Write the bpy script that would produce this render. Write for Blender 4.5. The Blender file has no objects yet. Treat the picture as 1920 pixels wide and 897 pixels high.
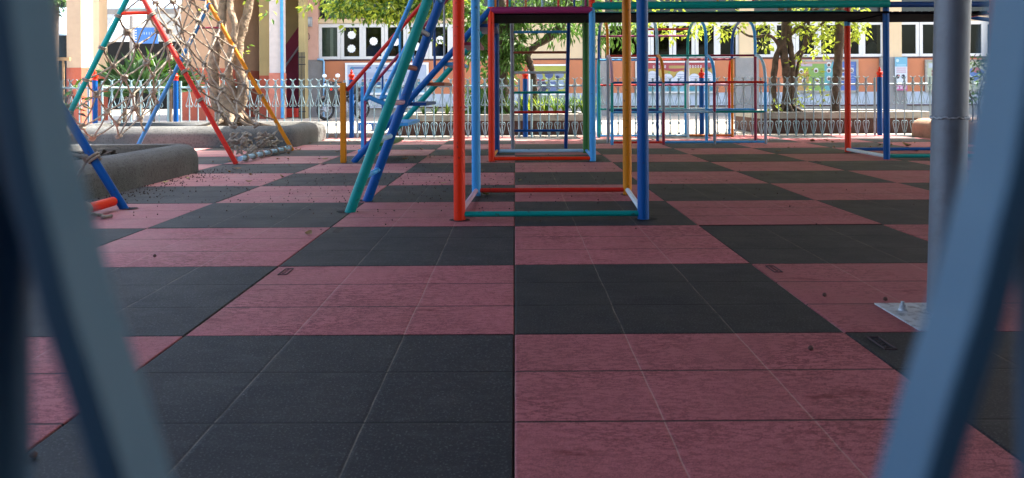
import bpy, math, random
from mathutils import Vector, Matrix
random.seed(7)
S = bpy.context.scene
C = S.collection
R = math.radians
F, CX, HY, ROLL, H = 1556.0, 966.0, 171.0, 0.005, 0.735

# ------------------------------------------------------------------ measuring
def P(px, py, Y):
    dx, dz = px - CX, HY - py
    ca, sa = math.cos(ROLL), math.sin(ROLL)
    return Vector(((dx*ca + dz*sa)*Y/F, Y, H + (dz*ca - dx*sa)*Y/F))
def G(px, py):
    dx, dz = px - CX, HY - py
    z = dz*math.cos(ROLL) - dx*math.sin(ROLL)
    Y = -H*F/z
    p = P(px, py, Y); p.z = 0
    return p

# ------------------------------------------------------------------ materials
MATS = {}
def lin(h):
    h = h.lstrip('#')
    out = []
    for i in (0, 2, 4):
        c = int(h[i:i+2], 16)/255
        out.append(c/12.92 if c <= .04045 else ((c+.055)/1.055)**2.4)
    return (*out, 1)
def nodes(m):
    m.use_nodes = True
    return m.node_tree.nodes, m.node_tree.links
def mat(name, hexc, rough=.6, var=.15, scale=8, bump=.0, bscale=60, metal=0, spec=.5, dirt=None, dirt_amt=0.3, dscale=5, coat=0, trans=0, dpos=(.5, .68)):
    if name in MATS: return MATS[name]
    m = bpy.data.materials.new(name); n, l = nodes(m)
    b = n['Principled BSDF']
    col = lin(hexc)
    b.inputs['Roughness'].default_value = rough
    b.inputs['Metallic'].default_value = metal
    b.inputs['Specular IOR Level'].default_value = spec
    b.inputs['Coat Weight'].default_value = coat
    tc = n.new('ShaderNodeTexCoord')
    nz = n.new('ShaderNodeTexNoise'); nz.inputs['Scale'].default_value = scale; nz.inputs['Detail'].default_value = 6
    l.new(tc.outputs['Object'], nz.inputs['Vector'])
    rp = n.new('ShaderNodeValToRGB')
    rp.color_ramp.elements[0].position = .3; rp.color_ramp.elements[1].position = .7
    a = 1-var; c2 = 1+var
    rp.color_ramp.elements[0].color = (col[0]*a, col[1]*a, col[2]*a, 1)
    rp.color_ramp.elements[1].color = (min(1, col[0]*c2), min(1, col[1]*c2), min(1, col[2]*c2), 1)
    l.new(nz.outputs['Fac'], rp.inputs['Fac'])
    out = rp.outputs['Color']
    if dirt:
        n2 = n.new('ShaderNodeTexNoise'); n2.inputs['Scale'].default_value = dscale; n2.inputs['Detail'].default_value = 10; n2.inputs['Roughness'].default_value = .7
        l.new(tc.outputs['Object'], n2.inputs['Vector'])
        r2 = n.new('ShaderNodeValToRGB'); r2.color_ramp.elements[0].position = dpos[0]; r2.color_ramp.elements[1].position = dpos[1]
        r2.color_ramp.elements[1].color = (dirt_amt,)*3+(1,)
        r2.color_ramp.elements[0].color = (0, 0, 0, 1)
        l.new(n2.outputs['Fac'], r2.inputs['Fac'])
        mx = n.new('ShaderNodeMixRGB'); mx.inputs['Color2'].default_value = lin(dirt)
        l.new(r2.outputs['Color'], mx.inputs['Fac']); l.new(out, mx.inputs['Color1'])
        out = mx.outputs['Color']
    l.new(out, b.inputs['Base Color'])
    if bump:
        n3 = n.new('ShaderNodeTexNoise'); n3.inputs['Scale'].default_value = bscale; n3.inputs['Detail'].default_value = 5
        l.new(tc.outputs['Object'], n3.inputs['Vector'])
        bp = n.new('ShaderNodeBump'); bp.inputs['Strength'].default_value = bump; bp.inputs['Distance'].default_value = .02
        l.new(n3.outputs['Fac'], bp.inputs['Height']); l.new(bp.outputs['Normal'], b.inputs['Normal'])
    if trans:
        tr = n.new('ShaderNodeBsdfTranslucent'); l.new(out, tr.inputs['Color'])
        ms = n.new('ShaderNodeMixShader'); ms.inputs['Fac'].default_value = trans
        l.new(b.outputs[0], ms.inputs[1]); l.new(tr.outputs[0], ms.inputs[2])
        l.new(ms.outputs[0], n['Material Output'].inputs['Surface'])
    MATS[name] = m
    return m
def paint(name, hexc):
    return mat('paint_'+name, hexc, rough=.42, var=.08, scale=3, bump=.05, bscale=35, spec=.24, dirt='#3a2c24', dirt_amt=.55, dscale=26, dpos=(.61, .635))
ORANGE_RED = paint('orange_red', '#d82c06'); RED = paint('red', '#c02a20'); MAROON = paint('maroon', '#8e3048')
SKY = paint('sky_blue', '#429ad8'); BLUE = paint('blue', '#004c90'); NAVY = paint('navy', '#123f7c'); TEAL = paint('teal', '#008a84')
MUSTARD = paint('mustard', '#c6780c'); GREEN = paint('green', '#356a30'); GREYP = paint('grey', '#8a9098'); PALE = paint('pale_blue', '#9fc6da')
PINKP = paint('pink', '#b892a4'); WHITEP = paint('white', '#c8d2d8'); BROWNP = paint('rust_brown', '#8a4a34'); PURPLE = paint('purple', '#8a2e60')
BRORANGE = paint('burnt_orange', '#b4622c'); FENCE = paint('fence', '#94afb4')
NEARF = mat('near_fence_paint', '#315c78', rough=.5, var=.06, spec=.4)
STEEL = mat('galvanised_steel', '#626c78', rough=.5, var=.08, scale=5, bump=.06, bscale=45, metal=.2, dirt='#4a4a4c', dirt_amt=.35, dscale=9)
PLATE = mat('scuffed_plate', '#b8c0c8', rough=.5, var=.15, scale=12, bump=.2, metal=.3, dirt='#3c3c40', dirt_amt=.9, dscale=30)
ROPE = mat('rope', '#a89a88', rough=.95, var=.28, scale=24, bump=.9, bscale=260)
TERRAZZO = mat('pebble_concrete', '#5d5d5a', rough=.85, var=.2, scale=3, bump=.8, bscale=120, dirt='#30302e', dirt_amt=.9, dscale=45)
CONC = mat('concrete', '#9a958a', rough=.9, var=.2, scale=1.2, bump=.3, bscale=40, dirt='#67635a', dirt_amt=.6, dscale=7)
COURT = mat('courtyard_concrete', '#90897c', rough=.9, var=.15, scale=.6, bump=.15, bscale=30, dirt='#8a857b', dirt_amt=.5, dscale=2.5)
BROWNWALL = mat('brown_wall', '#4e342c', rough=.85, var=.25, scale=6, bump=.4, bscale=30)
SOIL = mat('soil', '#3a2e26', rough=1, var=.4, scale=14, bump=1, bscale=25)
ORANGEW = mat('orange_wall', '#bd7650', rough=.85, var=.07, scale=1.4, bump=.1, bscale=60, dirt='#a86c54', dirt_amt=.6, dscale=1.5)
CREAM = mat('cream_wall', '#d2b892', rough=.85, var=.06, scale=1.5, bump=.1, bscale=50, dirt='#b9a78c', dirt_amt=.4, dscale=2.2)
PINKW = mat('pale_pink_wall', '#d0a28c', rough=.85, var=.08, scale=2, bump=.1, dirt='#c09078', dirt_amt=.5, dscale=3)
GREYW = mat('grey_aggregate', '#8d8984', rough=.9, var=.12, scale=3, bump=.5, bscale=90, dirt='#65625e', dirt_amt=.6, dscale=40)
BAND = mat('pale_blue_band', '#aeb6be', rough=.8, var=.07, scale=2, dirt='#8d949a', dirt_amt=.4, dscale=4)
DADO = mat('red_brown_dado', '#a4533c', rough=.85, var=.12, scale=2, dirt='#7f3f2e', dirt_amt=.4)
OLIVE = mat('olive_wall', '#a08f62', rough=.85, var=.1, scale=2)
MAROONW = mat('maroon_stair', '#7c2c44', rough=.8, var=.1, scale=2)
DARKTRIM = mat('dark_trim', '#4a2a24', rough=.7)
WINF = mat('white_window_frame', '#cfccc6', rough=.5, var=.05)
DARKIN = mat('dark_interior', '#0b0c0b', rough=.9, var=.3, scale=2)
BLIND = mat('green_grey_blind', '#161915', rough=.7, var=.08, scale=3)
BLACK = mat('black_plastic', '#15161a', rough=.4)
RUBBER = mat('black_rubber', '#141416', rough=.8)
DECK = mat('dark_deck', '#0a0a12', rough=.9, var=.3, scale=8, spec=.03)
PIPEB = mat('blue_pipe', '#3c8fc4', rough=.4)
STICK = mat('white_sticker', '#e8e6e2', rough=.6, var=.02)
BARK = mat('bark', '#8c7862', rough=.95, var=.35, scale=7, bump=1, bscale=22, dirt='#3c3028', dirt_amt=.9, dscale=4)
DBARK = mat('dark_bark', '#5b4c40', rough=.95, var=.35, scale=8, bump=1, bscale=26, dirt='#2c241e', dirt_amt=.8, dscale=7)
LEAF_Y = mat('leaf_yellow_green', '#a3b23c', rough=.5, var=.35, scale=4, trans=.45)
LEAF_G = mat('leaf_green', '#54782e', rough=.45, var=.35, scale=5, trans=.35)
LEAF_D = mat('leaf_dark', '#35522a', rough=.45, var=.35, scale=5, trans=.3)
LEAF_DRY = mat('dry_leaf', '#8a6a44', rough=.8, var=.3, scale=30)
LEAF_DRYY = mat('yellowed_leaf', '#a8a05a', rough=.7, var=.3, scale=30)
ROOFM = mat('roof_sheet', '#8a8f94', rough=.6, var=.1)
BLUEROOF = mat('pale_blue_roof', '#a9c0d4', rough=.5, var=.08)
BACKW = mat('light_block_wall', '#4a4c50', rough=.9)

def glass():
    m = bpy.data.materials.new('window_glass'); n, l = nodes(m)
    n.remove(n['Principled BSDF'])
    t = n.new('ShaderNodeBsdfTransparent'); t.inputs[0].default_value = (.62, .66, .62, 1)
    g = n.new('ShaderNodeBsdfGlossy'); g.inputs['Roughness'].default_value = .04
    fr = n.new('ShaderNodeFresnel'); fr.inputs[0].default_value = 1.25
    mx = n.new('ShaderNodeMixShader'); l.new(fr.outputs[0], mx.inputs[0]); l.new(t.outputs[0], mx.inputs[1]); l.new(g.outputs[0], mx.inputs[2])
    l.new(mx.outputs[0], n['Material Output'].inputs['Surface'])
    return m
GLASS = glass()

# rubber floor: two tile colours from the 1 m checker, grooves every third
def tile_mat():
    m = bpy.data.materials.new('rubber_tile'); n, l = nodes(m); b = n['Principled BSDF']
    tc = n.new('ShaderNodeTexCoord'); sp = n.new('ShaderNodeSeparateXYZ'); l.new(tc.outputs['Object'], sp.inputs[0])
    def M(op, a, b_=None, c=None):
        k = n.new('ShaderNodeMath'); k.operation = op
        for i, v in enumerate((a, b_, c)):
            if v is None: continue
            if isinstance(v, (int, float)): k.inputs[i].default_value = v
            else: l.new(v, k.inputs[i])
        return k.outputs[0]
    X, Y = sp.outputs[0], sp.outputs[1]
    ix = M('FLOOR', X); iy = M('FLOOR', Y)
    par = M('FLOORED_MODULO', M('ADD', ix, iy), 2)           # 0 / 1
    def noise(scale, detail=5, rough=.55, vec=None):
        k = n.new('ShaderNodeTexNoise'); k.inputs['Scale'].default_value = scale; k.inputs['Detail'].default_value = detail; k.inputs['Roughness'].default_value = rough
        l.new(vec or tc.outputs['Object'], k.inputs['Vector']); return k.outputs['Fac']
    def ramp(fac, p0, c0, p1, c1):
        r = n.new('ShaderNodeValToRGB'); e = r.color_ramp.elements
        e[0].position = p0; e[0].color = c0; e[1].position = p1; e[1].color = c1
        l.new(fac, r.inputs['Fac']); return r.outputs['Color']
    def mix(f, a, c, kind='MIX'):
        k = n.new('ShaderNodeMixRGB'); k.blend_type = kind
        for i, v in enumerate((f, a, c)):
            if isinstance(v, (int, float)): k.inputs[i].default_value = v
            elif isinstance(v, tuple): k.inputs[i].default_value = v
            else: l.new(v, k.inputs[i])
        return k.outputs[0]
    mp = n.new('ShaderNodeMapping'); mp.inputs['Scale'].default_value = (1, 2.3, 1); l.new(tc.outputs['Object'], mp.inputs[0])
    mp2 = n.new('ShaderNodeMapping'); mp2.inputs['Scale'].default_value = (1, 2.4, 1); mp2.inputs['Location'].default_value = (3.3, 1.7, 0); l.new(tc.outputs['Object'], mp2.inputs[0])
    k3 = n.new('ShaderNodeCombineXYZ'); l.new(ix, k3.inputs[0]); l.new(iy, k3.inputs[1])
    wn = n.new('ShaderNodeTexWhiteNoise'); wn.noise_dimensions = '2D'; l.new(k3.outputs[0], wn.inputs['Vector']); rnd = wn.outputs['Value']
    streak = noise(14, 9, .72, mp.outputs[0])
    patch = ramp(noise(1.7, 5, .6), .36, (0, 0, 0, 1), .62, (1, 1, 1, 1))
    vein = M('ABSOLUTE', M('SUBTRACT', streak, .5))
    amt = ramp(M('SUBTRACT', .5, M('ADD', vein, M('MULTIPLY', rnd, .02))), .45, (0, 0, 0, 1), .485, (1, 1, 1, 1))
    amt = M('MULTIPLY', amt, M('ADD', .3, M('MULTIPLY', patch, .75)))
    red = mix(M('MULTIPLY', amt, M('ADD', .8, M('MULTIPLY', rnd, .2))), lin('#c46e72'), lin('#5e181c'))
    red = mix(M('MULTIPLY', ramp(noise(2.2, 4), .42, (0, 0, 0, 1), .7, (1, 1, 1, 1)), .55), red, lin('#a9605f'))
    # large wet-looking stains
    red = mix(M('MULTIPLY', ramp(noise(3.1, 8, .7, mp2.outputs[0]), .60, (0, 0, 0, 1), .68, (1, 1, 1, 1)), .75), red, lin('#7a2a2e'))
    drk = mix(M('MULTIPLY', ramp(noise(170, 3), .56, (0, 0, 0, 1), .68, (1, 1, 1, 1)), .7), lin('#282b2e'), lin('#6a6c6a'))
    drk = mix(M('MULTIPLY', ramp(noise(7, 8, .7, mp.outputs[0]), .52, (0, 0, 0, 1), .72, (1, 1, 1, 1)), .35), drk, lin('#565a58'))
    col = mix(par, drk, red)
    col = mix(M('MULTIPLY', ramp(noise(420, 2), .42, (1, 1, 1, 1), .6, (0, 0, 0, 1)), .42), col, lin('#2a1c20'))
    col = mix(M('MULTIPLY', rnd, .22), col, (.0, .0, .0, 1))
    # sandy coating at left and far end; far part also paints in brighter light
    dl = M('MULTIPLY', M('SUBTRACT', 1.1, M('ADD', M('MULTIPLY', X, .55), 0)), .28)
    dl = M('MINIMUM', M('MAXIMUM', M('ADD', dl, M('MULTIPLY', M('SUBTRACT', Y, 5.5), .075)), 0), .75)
    dust_far_light = M('MULTIPLY', ramp(noise(1.1, 9, .68), .30, (0, 0, 0, 1), .68, (1, 1, 1, 1)), dl)
    col = mix(M('MULTIPLY', dust_far_light, M('ADD', .36, M('MULTIPLY', par, .5))), col, mix(par, lin('#807c70'), lin('#d0a498')))
    # pale scuffs
    col = mix(M('MULTIPLY', ramp(noise(5, 12, .8, mp.outputs[0]), .655, (0, 0, 0, 1), .72, (1, 1, 1, 1)), .45), col, lin('#b4b2ac'))
    def groove(co, w):
        f = M('FRACT', M('MULTIPLY', co, 3))
        d = M('MINIMUM', f, M('SUBTRACT', 1, f))
        return M('LESS_THAN', d, w), d
    wob = M('MULTIPLY', M('SUBTRACT', noise(3, 3), .5), .012)
    gx, dx = groove(M('ADD', X, wob), .0048); gy, dy = groove(Y, .013)
    light = ramp(noise(6, 6, .7), .35, lin('#3a3632'), .62, lin('#a09280'))
    col = mix(M('MULTIPLY', gx, M('ADD', .22, M('MULTIPLY', noise(.9, 3), .5))), col, mix(M('MULTIPLY', par, .75), light, lin('#c49c90')))
    col = mix(M('MULTIPLY', gy, .9), col, lin('#121416'))
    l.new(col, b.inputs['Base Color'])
    rg = n.new('ShaderNodeMapRange'); rg.inputs[3].default_value = .55; rg.inputs[4].default_value = .85
    l.new(noise(4, 6), rg.inputs[0]); l.new(rg.outputs[0], b.inputs['Roughness'])
    b.inputs['Specular IOR Level'].default_value = .22
    gd = M('MINIMUM', M('MULTIPLY', M('MINIMUM', dx, dy), 40), 1)
    hgt = M('ADD', M('MULTIPLY', gd, .4), M('MULTIPLY', noise(260, 3), .22))
    hgt = M('ADD', hgt, M('MULTIPLY', streak, .3))
    bp = n.new('ShaderNodeBump'); bp.inputs['Strength'].default_value = .55; bp.inputs['Distance'].default_value = .006
    l.new(hgt, bp.inputs['Height']); l.new(bp.outputs[0], b.inputs['Normal'])
    return m
TILE = tile_mat()

# ------------------------------------------------------------------ mesh tools
class MB:
    def __init__(s): s.v = []; s.f = []; s.m = []; s.sm = []
    def add(s, vs, fs, mi=0, smooth=False):
        o = len(s.v); s.v += [tuple(v) for v in vs]
        for f in fs: s.f.append(tuple(i+o for i in f)); s.m.append(mi); s.sm.append(smooth)
        return s
    def box(s, a, b, mi=0):
        x0, y0, z0 = a; x1, y1, z1 = b
        s.add([(x0,y0,z0),(x1,y0,z0),(x1,y1,z0),(x0,y1,z0),(x0,y0,z1),(x1,y0,z1),(x1,y1,z1),(x0,y1,z1)],
              [(0,3,2,1),(4,5,6,7),(0,1,5,4),(1,2,6,5),(2,3,7,6),(3,0,4,7)], mi); return s
    def tube(s, pts, r, n=12, mi=0, cap=True, closed=False):
        pts = [Vector(p) for p in pts]; N = len(pts)
        rs = r if isinstance(r, (list, tuple)) else [r]*N
        up = None; vs = []
        for i, p in enumerate(pts):
            a = pts[i-1] if i else (pts[-1] if closed else p); b = pts[(i+1) % N] if (i < N-1 or closed) else p
            t = (b-a); t = t.normalized() if t.length > 1e-9 else Vector((0,0,1))
            if up is None:
                up = Vector((0,0,1)) if abs(t.z) < .9 else Vector((1,0,0))
            u = up - t*up.dot(t)
            if u.length < 1e-6: u = t.orthogonal()
            u.normalize(); w = t.cross(u); up = u
            for k in range(n):
                an = 2*math.pi*k/n
                vs.append(p + (u*math.cos(an) + w*math.sin(an))*rs[i])
        fs = []
        for i in range(N if closed else N-1):
            j = (i+1) % N
            for k in range(n):
                k2 = (k+1) % n
                fs.append((i*n+k, i*n+k2, j*n+k2, j*n+k))
        s.add(vs, fs, mi, True)
        if cap and not closed:
            s.add([vs[k] for k in range(n)], [tuple(range(n))[::-1]], mi)
            s.add([vs[(N-1)*n+k] for k in range(n)], [tuple(range(n))], mi)
        return s
    def lathe(s, c, prof, n=16, mi=0):
        vs = []
        for (r, z) in prof:
            for k in range(n):
                a = 2*math.pi*k/n; vs.append((c[0]+r*math.cos(a), c[1]+r*math.sin(a), c[2]+z))
        fs = [(i*n+k, i*n+(k+1)%n, (i+1)*n+(k+1)%n, (i+1)*n+k) for i in range(len(prof)-1) for k in range(n)]
        s.add(vs, fs, mi, True)
        s.add(vs[:n], [tuple(range(n))[::-1]], mi); s.add(vs[-n:], [tuple(range(n))], mi)
        return s
    def quad(s, pts, mi=0): s.add(pts, [tuple(range(len(pts)))], mi); return s
    def poly(s, pts, thick, mi=0):       # polygon in XZ extruded along -Y
        n = len(pts)
        vs = [(p[0], p[1], p[2]) for p in pts] + [(p[0], p[1]+thick, p[2]) for p in pts]
        fs = [tuple(range(n)), tuple(range(n, 2*n))[::-1]] + [(i, i+n, (i+1)%n+n, (i+1)%n) for i in range(n)]
        s.add(vs, fs, mi); return s
    def build(s, name, mats, parent=None, local=False, bevel=0, sub=None):
        me = bpy.data.meshes.new(name)
        off = Vector((0,0,0))
        if parent is not None and not local:
            p = parent
            while p is not None: off += p.location; p = p.parent
        me.from_pydata([Vector(v)-off for v in s.v], [], s.f)
        for mm in (mats if isinstance(mats, (list, tuple)) else [mats]): me.materials.append(mm)
        me.polygons.foreach_set('material_index', s.m); me.polygons.foreach_set('use_smooth', s.sm)
        me.update()
        o = bpy.data.objects.new(name, me); C.objects.link(o)
        if parent is not None: o.parent = parent
        if bevel:
            bv = o.modifiers.new('bevel', 'BEVEL'); bv.width = bevel; bv.segments = 2; bv.limit_method = 'ANGLE'
        return o
def cat_path(pts, n=5):
    pts = [Vector(p) for p in pts]; out = []
    for i in range(len(pts)-1):
        p0 = pts[max(0, i-1)]; p1 = pts[i]; p2 = pts[i+1]; p3 = pts[min(len(pts)-1, i+2)]
        for k in range(n):
            t = k/n
            out.append(.5*((2*p1)+(p2-p0)*t+(2*p0-5*p1+4*p2-p3)*t*t+(3*p1-p0-3*p2+p3)*t**3))
    out.append(pts[-1]); return out
def thing(name, label, cat, loc=(0,0,0), group=None, rz=0):
    o = bpy.data.objects.new(name, None); C.objects.link(o); o.location = loc; o.rotation_euler[2] = rz
    o.empty_display_size = .2
    return tag(o, label, cat, group)
def tag(o, label, cat, group=None, kind=None):
    if label: o['label'] = label
    if cat: o['category'] = cat
    if group: o['group'] = group
    if kind: o['kind'] = kind
    return o
def struct(name, mb, m, label=None):
    o = mb.build(name, m); o['kind'] = 'structure'
    if label: o['label'] = label
    return o
def tubep(name, pts, r, m, parent, n=14, label=None):
    o = MB().tube(pts, r, n).build(name, m, parent)
    if label: o['label'] = label
    return o
def boxp(name, a, b, m, parent, bevel=0):
    return MB().box(a, b).build(name, m, parent, bevel=bevel)

# ------------------------------------------------------------------ setting
g = MB(); g.box((-60, -30, -.3), (60, 90, -.035)); struct('ground', g, CONC)
fl = MB()
Y0 = 2.51 - 5
for i in range(-8, 10):
    for j in range(0, 16):
        x0, y0 = i, Y0 + j
        if y0 > 13: continue
        zc = random.uniform(-.0016, .0012); tx = random.uniform(-.001, .001); ty = random.uniform(-.001, .001)
        gap = .0016; bv = .003; y1 = y0+1
        def zz(x, y): return zc + tx*(x-x0-.5)*2 + ty*(y-y0-.5)*2
        a = [(x0+gap, y0+gap), (x0+1-gap, y0+gap), (x0+1-gap, y1-gap), (x0+gap, y1-gap)]
        b = [(x0+gap+bv, y0+gap+bv), (x0+1-gap-bv, y0+gap+bv), (x0+1-gap-bv, y1-gap-bv), (x0+gap+bv, y1-gap-bv)]
        vs = [(x, y, -.03) for x, y in a] + [(x, y, zz(x, y)-bv) for x, y in a] + [(x, y, zz(x, y)) for x, y in b]
        fs = [(0,1,5,4),(1,2,6,5),(2,3,7,6),(3,0,4,7),(4,5,9,8),(5,6,10,9),(6,7,11,10),(7,4,8,11),(8,9,10,11)]
        fl.add([(x, y-2.51, z) for x, y, z in vs], fs)
        if (i, j) in ((-1, 6), (-1, 5), (1, 5), (1, 4)) or (j > 8 and random.random() < .25):      # moulded maker's frame in the far left corner of the tile
            mx, my = x0+.045, y1-.17-2.51
            for (u0, v0, u1, v1) in ((0,0,.035,.003),(0,.117,.035,.12),(0,0,.003,.12),(.032,0,.035,.12)):
                fl.box((mx+u0, my+v0, -.001), (mx+u1, my+v1, zc+.0028), 1)
            for q in range(4):
                fl.box((mx+.012, my+.022+q*.024, -.001), (mx+.022, my+.026+q*.024, zc+.0024), 1)
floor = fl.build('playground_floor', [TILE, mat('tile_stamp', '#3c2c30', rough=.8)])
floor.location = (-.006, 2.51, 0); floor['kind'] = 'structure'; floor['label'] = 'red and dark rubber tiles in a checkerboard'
struct('courtyard', MB().box((-40, 13.52, -.03), (40, 60, -.002)), COURT)

# ------------------------------------------------------------------ near play tower with leaning ladder
PR = .033
def post(parent, x, y, segs, r=PR, name='post'):
    mb = MB(); ms = []
    for k, (z0, z1, m) in enumerate(segs):
        mb.tube([(x, y, z0), (x, y, z1)], r, 18, k); ms.append(m)
    return mb.build(name, ms, parent)
tw = thing('play_tower', 'nearest play tower on red, sky blue, mustard and blue posts with a leaning ladder', 'play tower', (.22, 5.27, 0))
fx0, fx1 = G(862, 413).x, G(1207, 413).x
bx0, bx1 = G(893, 367).x, G(1178, 367).x
YF, YB = 4.72, 5.85
post(tw, fx0, YF, [(-.02, 1.7, ORANGE_RED), (1.7, 2.5, SKY)]); post(tw, fx1, YF, [(-.02, 1.7, BLUE), (1.7, 2.5, MUSTARD)])
post(tw, bx0, YB, [(-.02, 1.7, SKY), (1.7, 2.5, RED)], .031); post(tw, bx1, YB, [(-.02, 1.7, MUSTARD), (1.7, 2.5, TEAL)], .031)
tubep('base_bar', [(fx0, YF, .036), (fx1, YF, .036)], .016, TEAL, tw)
tubep('base_bar', [(bx0, YB, .036), (bx1, YB, .036)], .016, RED, tw)
tubep('base_bar', [(fx0, YF, .04), (bx0, YB, .036)], .016, PINKP, tw)
tubep('base_bar', [(fx1, YF, .04), (bx1, YB, .036)], .016, WHITEP, tw)
for (a, b) in (((fx0, YF), (fx1, YF)), ((bx0, YB), (bx1, YB))):
    tubep('deck_beam', [(a[0], a[1], 1.6), (b[0], b[1], 1.6)], .03, MAROON, tw)
    tubep('guard_rail', [(a[0], a[1], 2.2), (b[0], b[1], 2.2)], .02, BLUE, tw)
boxp('deck', (fx0, YF, 1.57), (fx1, YB, 1.6), DECK, tw)
lad = MB()
def lad_x(z, bx=-1.015): return bx + z*.379
TY, BY = 5.06, 5.60
tb = G(650, 398); bb = G(687, 377)
def lt(z): return Vector((tb.x+.02 + z*.372, tb.y, z))
def lb(z): return Vector((bb.x+.005 + z*.372, bb.y, z))
tubep('ladder_rail', [lt(-.01), lt(1.95)], .0315, TEAL, tw)
tubep('ladder_rail', [lb(-.01), lb(1.95)], .0315, BLUE, tw)
for z, m in zip((.21, .437, .664, .89, 1.117, 1.344, 1.57), (SKY, PALE, PINKP, BROWNP, GREYP, SKY, RED)):
    a, b = lt(z), lb(z); tubep('rung', [a, b], .017, m, tw)
for base, f in ((5.03, lt), (5.57, lb)):
    y = f(0).y
    a = f(.62); 
    off = -.115
    tubep('hand_rail', cat_path([(a.x, y, .655), (a.x+off*.9+.0, y, .70), (a.x+off, y, .73), (f(1.3).x+off*.85, y, 1.3), (f(2.1).x+off, y, 2.1), (f(2.1).x+.1, y, 2.2)], 6), .014, SKY, tw)
# dark cut-outs where posts go through the tiles
def cut(x, y, r=.062):
    mb = MB(); n = 20
    pts = [(x+.012+r*math.cos(2*math.pi*k/n)*1.05, y+r*.8*math.sin(2*math.pi*k/n), .0045) for k in range(n)]
    mb.quad(pts); return mb
hm = mat('hole_dark', '#141214', rough=1)
hc = MB()
def addhole(x, y, r=.06):
    n = 20; hc.quad([(x+r*math.cos(2*math.pi*k/n), y+r*.9*math.sin(2*math.pi*k/n), .0042) for k in range(n)])
addhole(fx0, YF, .06); addhole(fx1+.015, YF, .065); addhole(bx0-.01, YB, .05); addhole(bx1, YB, .05)
addhole(tb.x-.02, tb.y+.01, .045); addhole(bb.x-.03, bb.y, .045)

# ------------------------------------------------------------------ far play set: tower, stairs, bridge, right tower
fs_ = thing('play_structure', 'far play structure with stairs, bridge, rung ladder and two decks on coloured posts', 'play structure', (1.6, 9.2, 0))
A, B = 8.65, 9.76
xl, xr = G(922, 303).x, G(1112, 303).x
post(fs_, xl, A, [(-.02, 1.61, ORANGE_RED), (1.61, 2.5, SKY)]); post(fs_, xr, A, [(-.02, 1.60, SKY), (1.60, 2.5, ORANGE_RED)])
xbl, xbr = G(932, 288).x, G(1100, 288).x
post(fs_, xbl, B, [(-.02, 2.5, NAVY)], .033); post(fs_, xbr, B, [(-.02, 2.5, GREEN)], .04)
addhole(xl, A, .055); addhole(xr, A, .055)
tubep('base_bar', [(xl, A, .03), (xr, A, .03)], .019, ORANGE_RED, fs_)
tubep('base_bar', [(xbl, B, .03), (xbr, B, .03)], .02, PALE, fs_)
tubep('base_bar', [(xl, A, .034), (xbl, B, .034)], .016, MUSTARD, fs_)
tubep('base_bar', [(xr, A, .034), (xbr, B, .034)], .016, SKY, fs_)
tubep('deck_beam', [(xl, A, 1.578), (xr, A, 1.578)], .036, PURPLE, fs_)
dk = MB(); z0, z1 = 1.53, 1.545
w = xr-xl; nh = 13; ym = 9.02
dk.box((xl, A+.02, z0), (xr, ym, z1)); dk.box((xl, ym+.05, z0), (xr, B, z1))
for k in range(nh+1):
    xa = xl + w*k/(nh+1) + (.0 if k == 0 else .025); xb = xl + w*(k+1)/(nh+1) - .0
    dk.box((xa, ym, z0), (xb, ym+.05, z1))
dk.build('deck', DECK, fs_)
for k, (px, m) in enumerate(((929, MUSTARD), (951, RED), (956, TEAL), (986, BRORANGE), (1017, PALE), (1047, RED), (1077, NAVY), (1098, PURPLE))):
    x = P(px, 10, A).x; tubep('baluster', [(x, A, 1.6), (x, A, 2.2)], .011, m, fs_, 8)
tubep('guard_rail', [(xl, A, 2.2), (xr, A, 2.2)], .02, TEAL, fs_)
# rung ladder behind the deck
for x, m in ((P(961, 200, 10.3).x, GREYP), (P(1063, 200, 10.3).x, NAVY)):
    tubep('ladder_rail', [(x, 10.57, 0), (x, 9.86, 1.6)], .023, m, fs_)
lx0, lx1 = P(961, 200, 10.3).x, P(1063, 200, 10.3).x
for z, m in zip((.235, .47, .715, .96, 1.20, 1.44), (BLUE, RED, TEAL, WHITEP, BROWNP, SKY)):
    y = 10.57-.71*z/1.6; tubep('rung', [(lx0, y, z), (lx1, y, z)], .0155, m, fs_, 10)
# stairs
def sx(z): return -1.69 + z*.905
tubep('stair_stringer', [(sx(0), A, 0), (sx(1.6), A, 1.6)], .033, BLUE, fs_)
tubep('stair_stringer', [(sx(0)+.02, B, 0), (sx(1.6)+.02, B, 1.6)], .033, TEAL, fs_)
for z, m in zip((.2, .41, .62, .83, 1.04, 1.25, 1.44), (GREEN, SKY, NAVY, BROWNP, SKY, MAROON, NAVY)):
    MB().box((sx(z)-.0, A+.02, z-.035), (sx(z)+.20, B-.02, z)).build('tread', m, fs_, bevel=.006)
mp_ = G(645, 305)
o = MB().box((mp_.x-.028, 8.58, 0), (mp_.x+.028, 8.64, .83)).build('newel_post', MUSTARD, fs_, bevel=.006)
o = MB().box((-1.815, B-.02, 0), (-1.77, B+.03, .80)).box((-1.845, B-.05, 0), (-1.755, B+.05, .055)).build('newel_post', SKY, fs_, bevel=.004)
tubep('stair_rail', [P(650, 170, A), P(820, -25, A)], .021, RED, fs_)
tubep('stair_rail', [P(690, 170, B), P(845, -8, B)], .019, MAROON, fs_)
for px, yt, D, m in ((684, 136, A, PURPLE), (750, 54, A, SKY), (815, -22, A, NAVY), (717, 139, B, BLUE), (775, 73, B, SKY), (833, 8, B, GREYP)):
    x = P(px, 100, D).x; zt = P(px, yt, D).z; zb = (x+1.69)/.905
    tubep('stair_baluster', [(x, D, zb), (x, D, zt)], .013 if D == A else .012, m, fs_, 10)
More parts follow.
